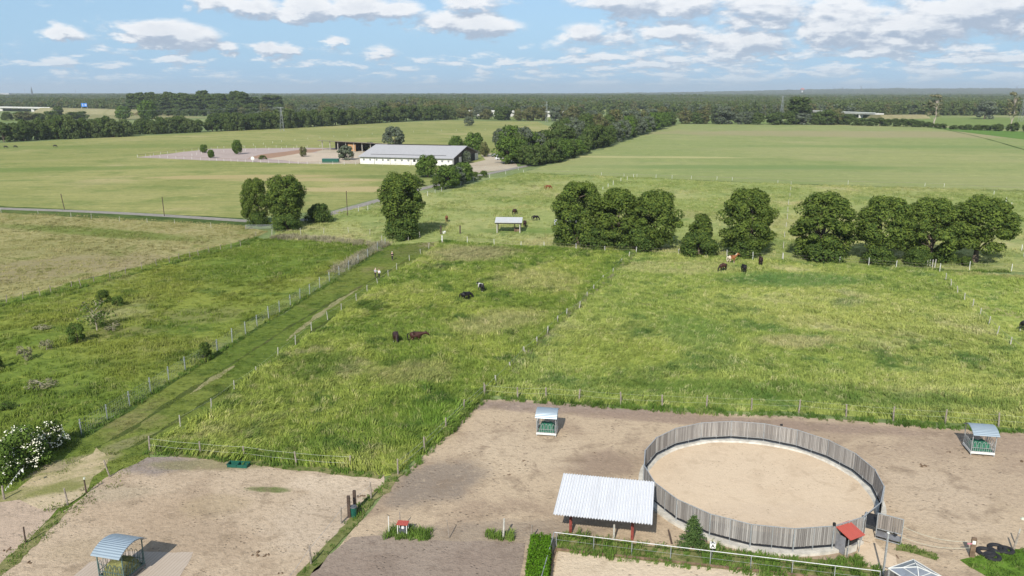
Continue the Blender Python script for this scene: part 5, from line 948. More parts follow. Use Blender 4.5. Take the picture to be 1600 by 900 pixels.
# glazed canopy cut by the lower edge
gc = thing('glass_canopy', 'grey glazed pavilion roof with white bars cut by the lower right edge', 'canopy', (24.8, 42.62, 0), R(25)); M['pane'] = plain('grey_polycarbonate', (.20, .22, .25), .25, .1, spec=.6, var=.15); mb = MB(); mw = MB()
S, z0_, z1_ = 1.12, 2.4, 2.85; cn = [Vector((-S, -S, z0_)), Vector((S, -S, z0_)), Vector((S, S, z0_)), Vector((-S, S, z0_))]; ap = Vector((0, 0, z1_))
for k in range(4): a, b = cn[k], cn[(k+1) % 4]; mb.add([a, b, ap], [(0, 1, 2)]); mw.bar(a, b, .045, .05); mw.bar(a+z*.02, ap+z*.02, .045, .04); mw.bar(a.lerp(ap, .5)+z*.02, b.lerp(ap, .5)+z*.02, .035, .03)
mb.build('roof_panes', M['pane'], gc); mw.build('glazing_bars', M['white'], gc)
for k in range(4): MB().bar((cn[k].x*.95, cn[k].y*.95, 0), (cn[k].x*.95, cn[k].y*.95, z0_), .08).build('post', M['steel'], gc)
# sleeper post with notice, tape gate, tyres
pp = P(1518, 871); sl = thing('sleeper_post', 'thick dark brown sleeper post with a white notice, beside the black tyres', 'post', (pp.x, pp.y, 0), R(-20)); MB().box((0, 0, .75), (.3, .22, 1.5)).build('timber', M['wood'], sl); MB().box((.0, -.116, 1.2), (.2, .006, .26)).build('notice', M['white'], sl)
tg = thing('tape_gate', 'two slack white tapes closing the gap from the pen gate to the sleeper post', 'gate', (0, 0, 0)); A_ = Vector((27.35, 49.4, 0)); B_ = Vector((pp.x, pp.y, 0))
for h0, h1 in ((1.55, 1.2), (.75, .75)):
    mb = MB(); pr = A_+z*h0
    for k in range(1, 13): f = k/12; q = A_.lerp(B_, f)+z*(h0+(h1-h0)*f-.35*math.sin(math.pi*f)); mb.bar(pr, q, .028, .01); pr = q
    mb.build('tape', M['tape'], tg)
M['pink'] = plain('pink_plastic', (.55, .2, .25), .6); MB().box(B_+Vector((-.35, -.1, 1.12)), (.3, .05, .07)).build('grip', M['pink'], tg)
for k, (x, y, s) in enumerate([(1540, 865, 1.35), (1558, 859, 1.3), (1550, 872, 1.2), (1572, 862, 1.1)]):
    q = P(x, y); ty = thing('tyre', ['black tyre lying nearest the sleeper post', 'black tyre in the middle of the heap, upper one', 'black tyre at the lower side of the heap', 'black tyre farthest from the sleeper post'][k], 'tyre', (q.x, q.y, 0), 0, 'old tyres by the sleeper post'); vs = []; fs = []
    for i in range(24):
        for j in range(8): a, b = 2*math.pi*i/24, 2*math.pi*j/8; rr = .36+.13*math.cos(b); vs.append((rr*math.cos(a)*s, rr*math.sin(a)*s, .12+.12*math.sin(b)))
    fs = [(i*8+j, ((i+1) % 24)*8+j, ((i+1) % 24)*8+(j+1) % 8, i*8+(j+1) % 8) for i in range(24) for j in range(8)]
    mesh_obj('casing', vs, fs, M['rubber'], ty, smooth=True)
single('crooked grey post right of the tyres, the nearer of two', (1583, 862), 1.45, .06, 'post', lean=(0, .12)); single('crooked grey post behind the tyres, the farther of two', (1587, 852), 1.3, .05, 'post_pale', lean=(0, .1))
MB().bar(P(1400, 868)+z*.02, P(1404, 874)+z*.02, .1).build('peg', M['wood']); tag(bpy.data.objects['peg'], 'short timber offcut beside the sandy gate mouth', 'wood offcut')
wb = thing('white_bag', 'small crumpled white bag on the sand at the right edge', 'bag', P(1598, 812)); mb = MB(); rg = random.Random(2); mb.tube((0, 0, 0), (.05, .02, .16), .2, .1, 7); mb.tube((.15, .05, 0), (.3, .1, .1), .14, .06, 6); mb.build('sack', M['tape'], wb)
# ribbons on a line at the elder
rb = thing('ribbon_line', 'line of fluttering white ribbons hanging from the pale elder bush', 'ribbons', P(20, 772)); l0, l1 = Vector((-.4, -.2, .5)), Vector((.35, .9, 1.7)); MB().bar(l0, l1, .015).build('cord', M['white'], rb)
for k in range(7):
    q = l0.lerp(l1, k/6); s = .05+.02*(k % 3)+(.12 if k == 6 else 0); mb = MB(); mb.add([q, q+Vector((s, .02, -.05)), q+Vector((s*1.2, -.05, -s*1.6)), q+Vector((-.04, .03, -s*1.1))], [(0, 1, 2, 3)]); mb.add([q+Vector((.02, .06, 0)), q+Vector((s*.8, .1, .06)), q+Vector((s*.5, .1, -s))], [(0, 1, 2)]); mb.build('ribbon', M['white'], rb)
# droppings and stones: small dark heaps on the sand
dm = plain('dung', (.12, .08, .05), .95, scale=9, var=.4, bump=.4)
for k, (x, y, s, lb) in enumerate([(402, 867, .25, 'left paddock right of the hay-filled feeder, upper heap'), (415, 869, .2, 'left paddock right of the hay-filled feeder, lower heap'), (437, 897, .14, 'left paddock by the lower edge'), (11, 861, .2, 'corner paddock by the left edge'), (44, 880, .22, 'left paddock beside the brown post'), (1442, 729, .25, 'sand right of the round pen'), (929, 708, .14, 'sand between feeder and white roof'), (819, 721, .14, 'sand left of the white roof'), (796, 743, .14, 'sand left of the white-roofed shelter'), (1484, 707, .18, 'sand left of the right feeder'), (1597, 722, .2, 'sand at the right edge below the feeder'), (562, 777, .22, 'pale sand left of the farther thick post')]):
    p = P(x, y); mb = MB(); rd2 = random.Random(k)
    for _ in range(7):
        c = Vector((rd2.gauss(0, s*.6), rd2.gauss(0, s*.5), 0)); r = s*rd2.uniform(.25, .45); mb.tube(c, c+Vector((0, 0, r*.9)), r, r*.45, 7)
    o = mb.build('dung_heap', dm); o.location = (p.x, p.y, .055); tag(o, 'small dark dung heap on the '+lb, 'dung heap', 'dung heaps')

# ---------------------------------------------------------------- open shelters on the mid pasture
M['dull_roof'] = roof_mat('dull_sheet', (.46, .47, .47), .25, 0, (.34, .34, .33), .4, 0, .7)
def runin(label, c, w, d, rz, h=2.7):
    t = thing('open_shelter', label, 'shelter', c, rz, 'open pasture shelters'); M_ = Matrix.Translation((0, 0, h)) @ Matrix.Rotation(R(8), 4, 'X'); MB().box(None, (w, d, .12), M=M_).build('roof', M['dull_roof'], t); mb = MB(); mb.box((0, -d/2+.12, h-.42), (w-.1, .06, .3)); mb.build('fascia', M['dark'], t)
    for x in (-w/2+.5, w/2-.5):
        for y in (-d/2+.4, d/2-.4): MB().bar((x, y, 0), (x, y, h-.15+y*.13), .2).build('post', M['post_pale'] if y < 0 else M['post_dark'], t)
    mb = MB(); mb.bar((w*.22, -.2, .0), (w*.22, -.2, h-.2), .2); mb.build('middle_post', M['wood'], t); MB().box((w*.3, .3, .45), (1.2, .8, .8)).build('manger', M['wood'], t); return t
c = P(795, 364); runin('open shelter with a flat whitish roof on timber posts in the mid pasture', (c.x, c.y+1.8, 0), 6.2, 4.2, R(-3)); c = P(886, 368); runin('open shelter half hidden behind the leftmost clump tree', (c.x, c.y+1.2, 0), 5.6, 4.2, R(-3))

# ---------------------------------------------------------------- stable, barn, yard
A_, B_ = P(563, 256), P(707, 259.5); u = (B_-A_).normalized(); L = (B_-A_).length; SB = thing('stable_building', 'long white stable with a grey gable roof and a row of small windows', 'stable', A_, math.atan2(u.y, u.x))
WD, EH, RH = 38., 3.2, 7.3; wallm = plain('white_render', (.66, .65, .61), .9, scale=.4, var=.15); M['fibre_roof'] = roof_mat('fibre_cement', (.34, .335, .34), .9, 0, (.24, .235, .235), .5, 0, .9); timb = plain('dark_boarding', (.07, .055, .045), .9, scale=1)
mb = MB(); mb.box((L/2, .15, EH/2), (L, .3, EH)); mb.box((L/2, WD-.15, EH/2), (L, .3, EH)); mb.box((.15, WD/2, EH/2), (.3, WD-.6, EH)); mb.build('wall', wallm, SB)
mb = MB()
for x in (L-.15, .15): mb.add([(x-.1, .3, EH), (x-.1, WD-.3, EH), (x-.1, WD/2, RH-.3), (x+.1, .3, EH), (x+.1, WD-.3, EH), (x+.1, WD/2, RH-.3)], [(0, 1, 2), (3, 5, 4), (0, 2, 5, 3), (1, 4, 5, 2)])
mb.build('gable', timb, SB)
for i, (y0, y1, mt) in enumerate([(.3, 2.2, 'white'), (2.2, 9, None), (9, 13, 'white'), (13, 22, None), (22, 26, 'white'), (26, 33, None), (33, 37.7, 'white')]): MB().box((L-.15, (y0+y1)/2, EH/2), (.3 if mt else .2, y1-y0-.02, EH-.02)).build('gable_wall' if mt else 'door', wallm if mt else M['dark'], SB)
mb = MB(); ov = .7
for ys, ye in ((-ov, WD/2), (WD+ov, WD/2)):
    zs = EH+.1-(RH-EH)/(WD/2)*ov; a = [(-ov, ys, zs), (L+ov, ys, zs), (L+ov, ye, RH+.05), (-ov, ye, RH+.05)]; mb.add(a+[(p[0], p[1], p[2]+.18) for p in a], [(0, 3, 2, 1), (4, 5, 6, 7), (0, 1, 5, 4), (1, 2, 6, 5), (2, 3, 7, 6), (3, 0, 4, 7)])
rf = mb.build('roof', M['fibre_roof'], SB); mb = MB(); mb.box((L*.48, WD/2, RH+.38), (L*.72, .7, .3)); mb.build('ridge_vent', M['dark'], rf); mb = MB(); f = .16; mb.box((L*.5, WD/2*f, EH+.33+(RH-EH)*f), (L*.82, .28, .16)); mb.build('roof_vent', M['dark'], rf)
MB().box((L/2, -ov-.05, EH-.1), (L+1.2, .12, .16)).build('gutter', M['steel_dark'], SB)
for k, x in enumerate([1.8, 4.9, 8.0, 11.0, 13.6, 17., 20.1, 23.2, 26., 29.4, 32.5, 36., 39.0, 41.9]):
    if x > L-1: break
    big = k in (8, 9); w = MB().box((x, -.012, 1.95), (1.15 if big else .85, .06, 1.1 if big else .75)).build('window', M['dark'] if big else M['steel_dark'], SB); MB().box((x, -.052, 1.95), (.8 if big else .55, .03, .75 if big else .5)).build('pane', M['dark'] if big else plain('dusty_glass', (.22, .23, .24), .3), w)
for x in (7.0, 14.5, 24.5, 34.): MB().bar((x, -.08, 0), (x, -.08, EH-.3), .12).build('downpipe', M['steel_dark'], SB)
a, b = P(504, 234), P(606, 240); u2 = (b-a).normalized(); L2 = (b-a).length; BN = thing('open_barn', 'low open-fronted barn with a dark flat roof and timber posts behind the arenas', 'barn', a, math.atan2(u2.y, u2.x))
mb = MB(); mb.add([(-2, -1.5, 5.0), (L2+2, -1.5, 5.0), (L2+2, 10, 4.0), (-2, 10, 4.0), (-2, -1.5, 5.3), (L2+2, -1.5, 5.3), (L2+2, 10, 4.3), (-2, 10, 4.3)], [(0, 3, 2, 1), (4, 5, 6, 7), (0, 1, 5, 4), (1, 2, 6, 5), (2, 3, 7, 6), (3, 0, 4, 7)]); mb.build('roof', roof_mat('old_sheet', (.16, .13, .11), .9, 0), BN); MB().box((L2/2, 9.6, 2.0), (L2, .15, 4.0)).build('back_wall', timb, BN)
for k in range(9): MB().bar((k*L2/8, 0, 0), (k*L2/8, 0, 4.9), .32).build('post', M['post_pale'], BN)
MB().box((L2*.46, .3, 2.1), (L2/8-.4, .1, 3.9)).build('panel', plain('orange_boarding', (.40, .23, .11), .9), BN); MB().box((L2*.8, 3, 1.2), (L2*.25, 2, 2.2)).build('hay_stack', M['hay'], BN)
gs = thing('green_container', 'dark green low container left of the stable', 'container', P(517, 254)); MB().box((0, 0, .9), (7.5, 2.4, 1.6)).build('body', M['green_plastic'], gs); MB().box((0, 0, 1.76), (7.7, 2.6, .1)).build('lid', M['green_steel'], gs)
rs = thing('round_sign', 'white round board standing at the arena front', 'sign', P(395, 253)); mb = MB(); mb.tube((0, -.1, 1.6), (0, .1, 1.6), .85, .85, 24); mb.build('disc', M['white'], rs); MB().bar((0, 0, 0), (0, 0, 1.), .2).build('foot', M['white'], rs)
def car(label, c, rz, col, van=False):
    t = thing('parked_van' if van else 'parked_car', label, 'van' if van else 'car', c, rz, 'vehicles parked in the yard'); pm = plain('car_paint', col, .3, .2, var=.05, spec=.5); L, W, H = (5.2, 2.0, 2.3) if van else (4.4, 1.8, 1.45)
    pr = [(-L/2, .35), (-L/2, .95), (-L/2+.3, 1.05), (-L*.34, H), (L*.18, H), (L*.33, 1.0), (L/2-.1, .85), (L/2, .4)] if not van else [(-L/2, .35), (-L/2, H), (L*.25, H), (L*.36, 1.3), (L/2, 1.1), (L/2, .4)]
    n = len(pr); vs = [(x, s*W/2*(.88 if z_ > 1.1 and not van else 1), z_) for s in (-1, 1) for x, z_ in pr]; MB().add(vs, [tuple(range(n)), tuple(range(2*n-1, n-1, -1))]+[(i, n+i, n+(i+1) % n, (i+1) % n) for i in range(n)]).build('body', pm, t)
    MB().box((-.25 if not van else 1.6, 0, 1.22 if not van else 1.7), (L*.52 if not van else 1.1, W*.93 if not van else W+.02, .3 if not van else .5)).build('windows', M['dark'], t)
    for x in (-L*.3, L*.3):
        for s in (-1, 1): MB().tube((x, s*(W/2-.12), .33), (x, s*(W/2+.04), .33), .33, .33, 14).build('wheel', M['rubber'], t)
car('white car parked at the yard entrance under the trees', P(781, 250), R(20), (.7, .7, .7)); car('silver-grey car parked behind the white one', P(774, 245), R(10), (.3, .32, .35)); car('white van parked at the right end of the yard', P(797, 250), R(60), (.75, .75, .73), True)
for k, (x, y, hh, lb) in enumerate([(101, 328, 4.4, 'thin wooden pole by the left road, leaning slightly left'), (257, 338, 5.0, 'thin wooden pole by the left road, halfway to the trees'), (543, 337, 6.4, 'thin dark pole beside the road right of the round bush')]): single(lb, (x, y), hh, .1, 'post_dark', 'thin', lean=(0, [-.1, -.02, 0][k]), name='utility_pole', cat='pole')
gt = thing('field_gate', 'low galvanised field gate beside the pair of trees at the road bend', 'gate', P(384, 359), R(0)); mb = MB(); [mb.bar((0, 0, h), (7, .5, h), .06) for h in (.35, .6, .85, 1.1)]; mb.build('bars', M['steel'], gt); [MB().bar((x, x*.07, 0), (x, x*.07, 1.2), .12).build('post', M['post'], gt) for x in (0, 7)]

# ---------------------------------------------------------------- motorway, masts, far buildings
conc = plain('bridge_concrete', (.50, .49, .46), .9, scale=.05, var=.15)
def bridge(label, a, b, zt, piers, wid=12):
    t = thing('viaduct', label, 'bridge', (a.x, a.y, 0)); v = Vector(((b-a).x, (b-a).y, 0)); n = Vector((-v.y, v.x, 0)).normalized()
    MB().bar(n*wid/2+z*(zt-.9), v+n*wid/2+z*(zt-.9), wid, 1.5).build('deck', conc, t); mb = MB(); mb.bar(z*(zt+.35)-n*.2, v+z*(zt+.35)-n*.2, .3, 1.1); mb.build('parapet', plain('parapet', (.62, .62, .60), .7, var=.1), t)
    for f in piers: q = v*f; MB().bar(q+n*3, q+n*3+z*(zt-1.7), 2.2, 5).build('pier', conc, t)
    MB().bar(n*wid+z*1.5, v+n*wid+z*1.5, 1, 3).build('underdeck_shade', M['leaf_b'], t); return t  # dark strip behind the piers stands in for the shade under the deck
bridge('long pale motorway viaduct at the left edge', P(-60, 166.3, 7), P(78, 168.4, 7), 7, (.15, .45, .8)); bridge('grey motorway viaduct seen behind the brownish trees', P(702, 172.5, 7), P(885, 175, 7), 7, (.1, .25, .4, .55, .7, .85)); bridge('motorway bridge with white piers at the right', P(1270, 173.3, 6.5), P(1368, 177, 6.5), 6.5, (.38, .60, .76))
blu = plain('sign_blue', (.03, .17, .52), .5, var=.05); q = P(137, 171, 5.5); sn = thing('motorway_sign', 'large blue motorway sign with white marks on the embankment', 'sign', (q.x, q.y-9, 0)); MB().box((0, 0, 12.5), (9, .3, 5.5)).build('panel', blu, sn); mb = MB(); mb.box((-2, -.18, 12.5), (.7, .05, 4)); mb.box((2.4, -.18, 13.5), (3, .05, .7)); mb.box((2.4, -.18, 11.8), (3, .05, .7)); mb.build('lettering', M['white'], sn); [MB().bar((x, 0, 0), (x, 0, 9.3), .5).build('post', M['steel'], sn) for x in (-4.5, 4.5)]
def lattice(label, px, h, w, r=.12, arms=2, name='power_pylon'):
    c = P(*px); t = thing(name, label, 'pylon', (c.x, c.y, 0)); mb = MB(); n = 7
    for i in range(n):
        z0, z1 = h*i/n, h*(i+1)/n; a0, a1 = w*(1-.85*i/n), w*(1-.85*(i+1)/n)
        q0 = [Vector((sx*a0, sy*a0, z0)) for sx, sy in ((-1, -1), (1, -1), (1, 1), (-1, 1))]; q1 = [Vector((sx*a1, sy*a1, z1)) for sx, sy in ((-1, -1), (1, -1), (1, 1), (-1, 1))]
        for k in range(4): mb.bar(q0[k], q1[k], r); mb.bar(q0[k], q1[(k+1) % 4], r*.6)
    mb.build('mast', M['steel'], t); mb = MB()
    for k in range(arms): mb.bar((-w*1.6, 0, h*(.98-.14*k)), (w*1.6, 0, h*(.98-.14*k)), r*1.4)
    mb.build('cross_arm', M['steel'], t); return c
c1 = lattice('lattice power pylon in front of the long wood edge', (441, 205), 19.5, 1.5, .10); lattice('thin lattice pylon among the brownish trees', (854, 191), 22, 1.2, .1); lattice('pylon behind the trees left of the tall dark tree', (1220, 193), 28, 1.8, .13); lattice('pylon at the right edge against the wood', (1596, 190), 27, 2.6, .15)
wl = thing('power_line', 'thin power line sagging from the left edge past the near pylon', 'power line', (0, 0, 0)); nodes = [P(-60, 200)+z*17, c1+z*19, P(660, 185.5)+z*14]
for a, b in zip(nodes, nodes[1:]):
    mb = MB(); pr = a
    for k in range(1, 15): f = k/14; q = a.lerp(b, f)-z*(4*4*f*(1-f)*.5); mb.bar(pr, q, .04); pr = q
    mb.build('cable', M['steel'], wl)
def house(label, px, w, h, d, wc_, rc, name='house', flat=False, cat='house', zb=0):
    c = P(*px); t = thing(name, label, cat, (c.x, c.y, 0)); MB().box((0, 0, h/2), (w, d, h)).build('wall', plain('far_wall', wc_, .9, scale=.2, var=.1), t)
    if flat: MB().box((0, 0, h+.3), (w+.6, d+.6, .6)).build('roof', plain('far_roof', rc, .9), t)
    else: MB().add([(-w/2-.5, -d/2-.5, h), (w/2+.5, -d/2-.5, h), (w/2+.5, d/2+.5, h), (-w/2-.5, d/2+.5, h), (-w/2-.5, 0, h+d*.4), (w/2+.5, 0, h+d*.4)], [(0, 1, 5, 4), (2, 3, 4, 5), (0, 4, 3), (1, 2, 5), (0, 3, 2, 1)]).build('roof', plain('far_roof', rc, .9), t)
    for k in range(3): MB().box((w*(-.3+.3*k), -d/2-.03, h*.5), (w*.1, .08, h*.25)).build('window', M['dark'], t)
house('small white house with a brown roof beyond the left viaduct', (78, 169), 14, 9, 9, (.5, .48, .45), (.2, .11, .08)); house('second pale house beyond the left viaduct, right of the brown-roofed one', (86, 168), 10, 12, 9, (.65, .64, .6), (.25, .2, .18))
house('white square factory block over the wood in the left distance', (482, 163), 16, 15, 12, (.75, .75, .73), (.4, .4, .4), 'factory', True, 'factory'); house('long pale factory hall beside the white block', (508, 163.5), 24, 10, 14, (.45, .48, .5), (.5, .52, .55), 'factory', True, 'factory')
house('orange and cream building end over the trees', (672, 170), 8, 17, 8, (.6, .33, .14), (.4, .4, .4), 'building', True, 'building'); house('blue and white tall box building over the trees', (677.5, 170), 8, 19, 8, (.08, .2, .45), (.6, .6, .6), 'building', True, 'building'); house('white box building beside the grey viaduct', (875, 176.5), 12, 10, 8, (.8, .8, .78), (.6, .6, .6), 'building', True, 'building'); house('low grey building under the trees in the left distance', (281, 176), 12, 6, 8, (.4, .42, .45), (.35, .35, .36), 'building', True, 'building')
house('pale block on the horizon at the far left', (10, 152), 60, 28, 30, (.4, .4, .4), (.35, .35, .35), 'building', True, 'building')
c = P(51, 153); ch = thing('church_tower', 'thin church spire on the left horizon', 'church tower', (c.x, c.y, 0)); MB().box((0, 0, 22), (7, 7, 44)).build('tower', M['steel_dark'], ch); MB().tube((0, 0, 44), (0, 0, 70), 4.5, .5, 8).build('spire', M['steel_dark'], ch)
for x, h in ((40, 60), (119, 55)): q = P(x, 152); t = thing('radio_mast', 'thin radio mast on the left horizon, %s of the spire' % ('just left' if x < 50 else 'right'), 'mast', (q.x, q.y, 0)); MB().tube((0, 0, 0), (0, 0, h), 1.2, .6, 6).build('shaft', M['steel'], t)
q = P(1253, 149.5); t = thing('red_white_tower', 'red and white round tower head on the horizon above the right woods', 'tower', (q.x, q.y, 0)); MB().tube((0, 0, 0), (0, 0, 66), 9, 9, 16).build('shaft', M['white'], t); MB().tube((0, 0, 66), (0, 0, 82), 26, 12, 16).build('head', plain('tower_red', (.5, .15, .12), .7), t)
for k, (x, h) in enumerate([(1292, 78), (1302, 92), (1315, 108), (1329, 84), (1344, 128), (1353, 84), (1359, 100), (1371, 80), (1415, 84), (1433, 80), (1481, 90), (1496, 96), (1587, 120)]):
    Y = 9200; X = (x-800)/FOC*(Y*math.cos(PITCH)+CAM_H*math.sin(PITCH)); t = thing('wind_turbine', 'tiny wind turbine on the right horizon, %s from the red and white tower' % ORD[k], 'wind turbine', (X, Y, 0), 0, 'wind turbines on the right horizon'); h2 = h*.72+8
    MB().tube((0, 0, 0), (0, 0, h2), 4, 2.4, 8).build('tower', M['steel_dark'], t); mb = MB(); mb.tube((0, -3, h2), (0, 3, h2), 2, 2, 8); mb.build('nacelle', M['steel_dark'], t)
    for j in range(3): a = R(90+120*j+k*17); MB().bar((0, -3, h2), (math.cos(a)*24, -3, h2+math.sin(a)*24), 2.2, 1.2).build('blade', M['steel_dark'], t)

# ---------------------------------------------------------------- horses and people: one grown skin each
def skin(name, V, E, Rr, mat, parent, sub=1, root=0):
    me = bpy.data.meshes.new(name); me.from_pydata(V, E, []); o = bpy.data.objects.new(name, me); COL.objects.link(o)
    s = o.modifiers.new('skin', 'SKIN'); me.update()
    if not me.skin_vertices: 
        bm = bmesh.new(); bm.from_mesh(me); bm.verts.layers.skin.verify(); bm.to_mesh(me); bm.free()
    for i, sv in enumerate(me.skin_vertices[0].data): r = Rr[i]; sv.radius = r if isinstance(r, tuple) else (r, r); sv.use_root = (i == root)
    d = o.modifiers.new('sub', 'SUBSURF'); d.levels = d.render_levels = sub; s.use_smooth_shade = True
    dg = bpy.context.evaluated_depsgraph_get(); dg.update(); nm = bpy.data.meshes.new_from_object(o.evaluated_get(dg)); bpy.data.objects.remove(o)
    o = bpy.data.objects.new(name, nm); COL.objects.link(o); nm.materials.clear(); nm.materials.append(mat); o.parent = parent; return o
def coat(name, base, leg=None, patch_=None, pscale=1.4, seed=0, rump=None):
    m, q, b, _ = new_mat(name); p = q.n('ShaderNodeTexCoord').outputs['Object']; s = q.sep(p); n = q.noise(p, 5, 3, .6)
    c = q.mix(q.step(n, .3, .7), base, tuple(x*.7 for x in base))
    if patch_: c = q.mix(q.step(q.noise(q.vm('ADD', p, (seed, seed*2, 0)), pscale, 1, .4), .47, .5), c, patch_)
    if rump: c = q.mix(q.step(s[0], -.25, -.45), c, rump)
    if leg: c = q.mix(q.step(s[2], .62, .45), c, leg)
    q.put(b.inputs['Base Color'], c); b.inputs['Roughness'].default_value = .55; b.inputs['Specular IOR Level'].default_value = .3; return m
HORSES = {}
def horse(label, px, rz, mat, mane, pose='graze', s=1.0, sock=None):
    p = P(*px); t = thing('horse', label, 'horse', (p.x, p.y, 0), rz, None); s *= 1.12; t.scale = (s, s, s)
    if pose not in HORSES:
        g = pose == 'graze'; V = [(-.68, 0, 1.27), (-.42, 0, 1.18), (0, 0, 1.08), (.42, 0, 1.14), (.62, 0, 1.18)]; Rr = [(.17, .17), (.27, .27), (.30, .31), (.27, .31), (.20, .24)]
        V += [(.92, 0, .92), (1.12, 0, .62), (1.2, 0, .40), (1.24, 0, .16)] if g else ([(.88, 0, 1.42), (1.06, 0, 1.66), (1.28, 0, 1.56), (1.47, 0, 1.38)] if pose == 'alert' else [(.9, 0, 1.22), (1.15, 0, 1.3), (1.36, 0, 1.16), (1.52, 0, .98)])
        Rr += [(.12, .17), (.09, .13), (.10, .12), (.06, .07)]; E = [(i, i+1) for i in range(8)]
        def chain(start, pts, rs):
            prev = start
            for q, r in zip(pts, rs): V.append(q); Rr.append(r); E.append((prev, len(V)-1)); prev = len(V)-1
        for sy in (-1, 1):
            st = .10*sy
            chain(3, [(.46+st, .17*sy, .88), (.46+st*1.5, .17*sy, .48), (.44+st*1.5, .17*sy, .13), (.49+st*1.5, .17*sy, .03)], [.12, .058, .045, .06])
            chain(1, [(-.42-st, .18*sy, .86), (-.34-st, .19*sy, .70), (-.60-st, .18*sy, .47), (-.55-st, .18*sy, .13), (-.50-st, .18*sy, .03)], [.17, .12, .058, .045, .06])
        k = 6; 
        for sy in (-1, 1): top = V[6]; chain(6, [(top[0]-.03, .07*sy, top[2]+(.10 if g else .17))], [.03])
        b = skin('body', V, E, Rr, mat, t, 1, 2); HORSES[pose] = b.data
        mb = MB(); prev = Vector((-.78, 0, 1.3))
        for q, r in (((-.92, .02, 1.12), .07), ((-.93, .03, .8), .09), ((-.88, .02, .45), .06), ((-.86, .02, .3), .015)): mb.tube(prev, q, r*.8, r, 7); prev = Vector(q)
        HORSES[pose+'t'] = mb.build('tail', None, t, smooth=True).data; mb = MB(); mm = [Vector(V[i]) for i in (4, 5, 6)]
        up = [Vector((-.08, .02, .25)), Vector((.1 if g else -.12, .02, .17)), Vector((.1 if g else -.08, .02, .12))]
        for i in range(2): mb.add([mm[i]+up[i], mm[i+1]+up[i+1], mm[i+1]+up[i+1]+Vector((0, .09, -.16)), mm[i]+up[i]+Vector((0, .12, -.2)), mm[i]+up[i]+Vector((0, -.06, -.1)), mm[i+1]+up[i+1]+Vector((0, -.05, -.08))], [(0, 1, 2, 3), (0, 4, 5, 1)])
        HORSES[pose+'m'] = mb.build('mane', None, t).data
        for c in list(t.children): bpy.data.objects.remove(c)
    for nm, key, m_ in (('body', pose, mat), ('tail', pose+'t', mane), ('mane', pose+'m', mane)):
        me = HORSES[key].copy(); me.materials.clear(); me.materials.append(m_); o = bpy.data.objects.new(nm, me); COL.objects.link(o); o.parent = t
    if sock:
        for (x, y) in sock: MB().tube((x, y, .02), (x, y, .26), .062, .058, 8).build('sock', M['white'], t)
    return t
bay = coat('bay_coat', (.055, .021, .014), (.012, .008, .007)); dbay = coat('dark_bay_coat', (.035, .014, .012), (.01, .007, .007)); blk = coat('black_coat', (.010, .008, .010)); chs = coat('chestnut_coat', (.20, .070, .025)); pin = coat('pinto_coat', (.70, .67, .62), None, (.012, .011, .012), .9, 7.7); pal = coat('skewbald_coat', (.30, .12, .045), (.42, .33, .24), None, .9, 2.1, (.50, .42, .32)); bmane = plain('black_hair', (.012, .01, .01), .8); pmane = plain('pale_hair', (.62, .54, .42), .8)
horse('dark bay horse with a white foot, seen end-on left of the side-on bay', (619, 538), R(-75), dbay, bmane, 'graze', 1.0, [(-.60, -.18), (.59, .17)])
horse('bay horse standing side-on with its head raised to the right in the tall grass', (650, 537), R(8), bay, bmane, 'low', 1.0)
horse('black horse grazing to the right, beside the black and white one', (728, 471), R(25), blk, bmane, 'graze', .95)
horse('black and white pinto horse seen end-on above the black horse', (752, 457), R(118), pin, bmane, 'low', .95)
horse('brown horse with lowered head, leftmost of the four by the tree row', (1129, 424), R(215), bay, bmane, 'graze', .92)
horse('chestnut and cream skewbald horse standing side-on near the fence', (1143, 412), R(15), pal, pmane, 'alert', 1.0)
horse('black horse seen from behind, nearest of the four by the tree row', (1162, 427), R(92), blk, bmane, 'graze', 1.0)
horse('dark reddish horse seen from behind, rightmost of the four by the tree row', (1188, 415), R(80), dbay, bmane, 'low', 1.0)
horse('chestnut horse grazing side-on, farthest away in the mid pasture', (856, 297), R(0), chs, plain('red_hair', (.2, .07, .03), .8), 'graze', 1.05)
horse('bay horse with a white foot seen from behind above the open shelter', (804, 336), R(60), bay, bmane, 'graze', 1.0, [(-.60, -.18)])
horse('black horse grazing just right of the open shelter in the mid pasture', (836, 345), R(10), blk, bmane, 'graze', .85)
horse('dark brown horse standing by the right end of the open shelter', (820, 355), R(100), dbay, bmane, 'graze', 1.0)
horse('chestnut horse seen end-on in the pasture right of the lone tall tree', (698, 347), R(95), chs, bmane, 'low', .95)
horse('black and white horse cut by the right edge beside the slanting post row', (1603, 518), R(10), pin, bmane, 'graze', 1.0)
for x, y, lb in [(9, 232, 'leftmost of three, at the frame edge'), (24, 231.5, 'middle of three'), (86, 230.5, 'rightmost of three')]: horse('small dark grazing horse on the far left field, '+lb, (x, y), R(5), blk, bmane, 'graze', 1.0)
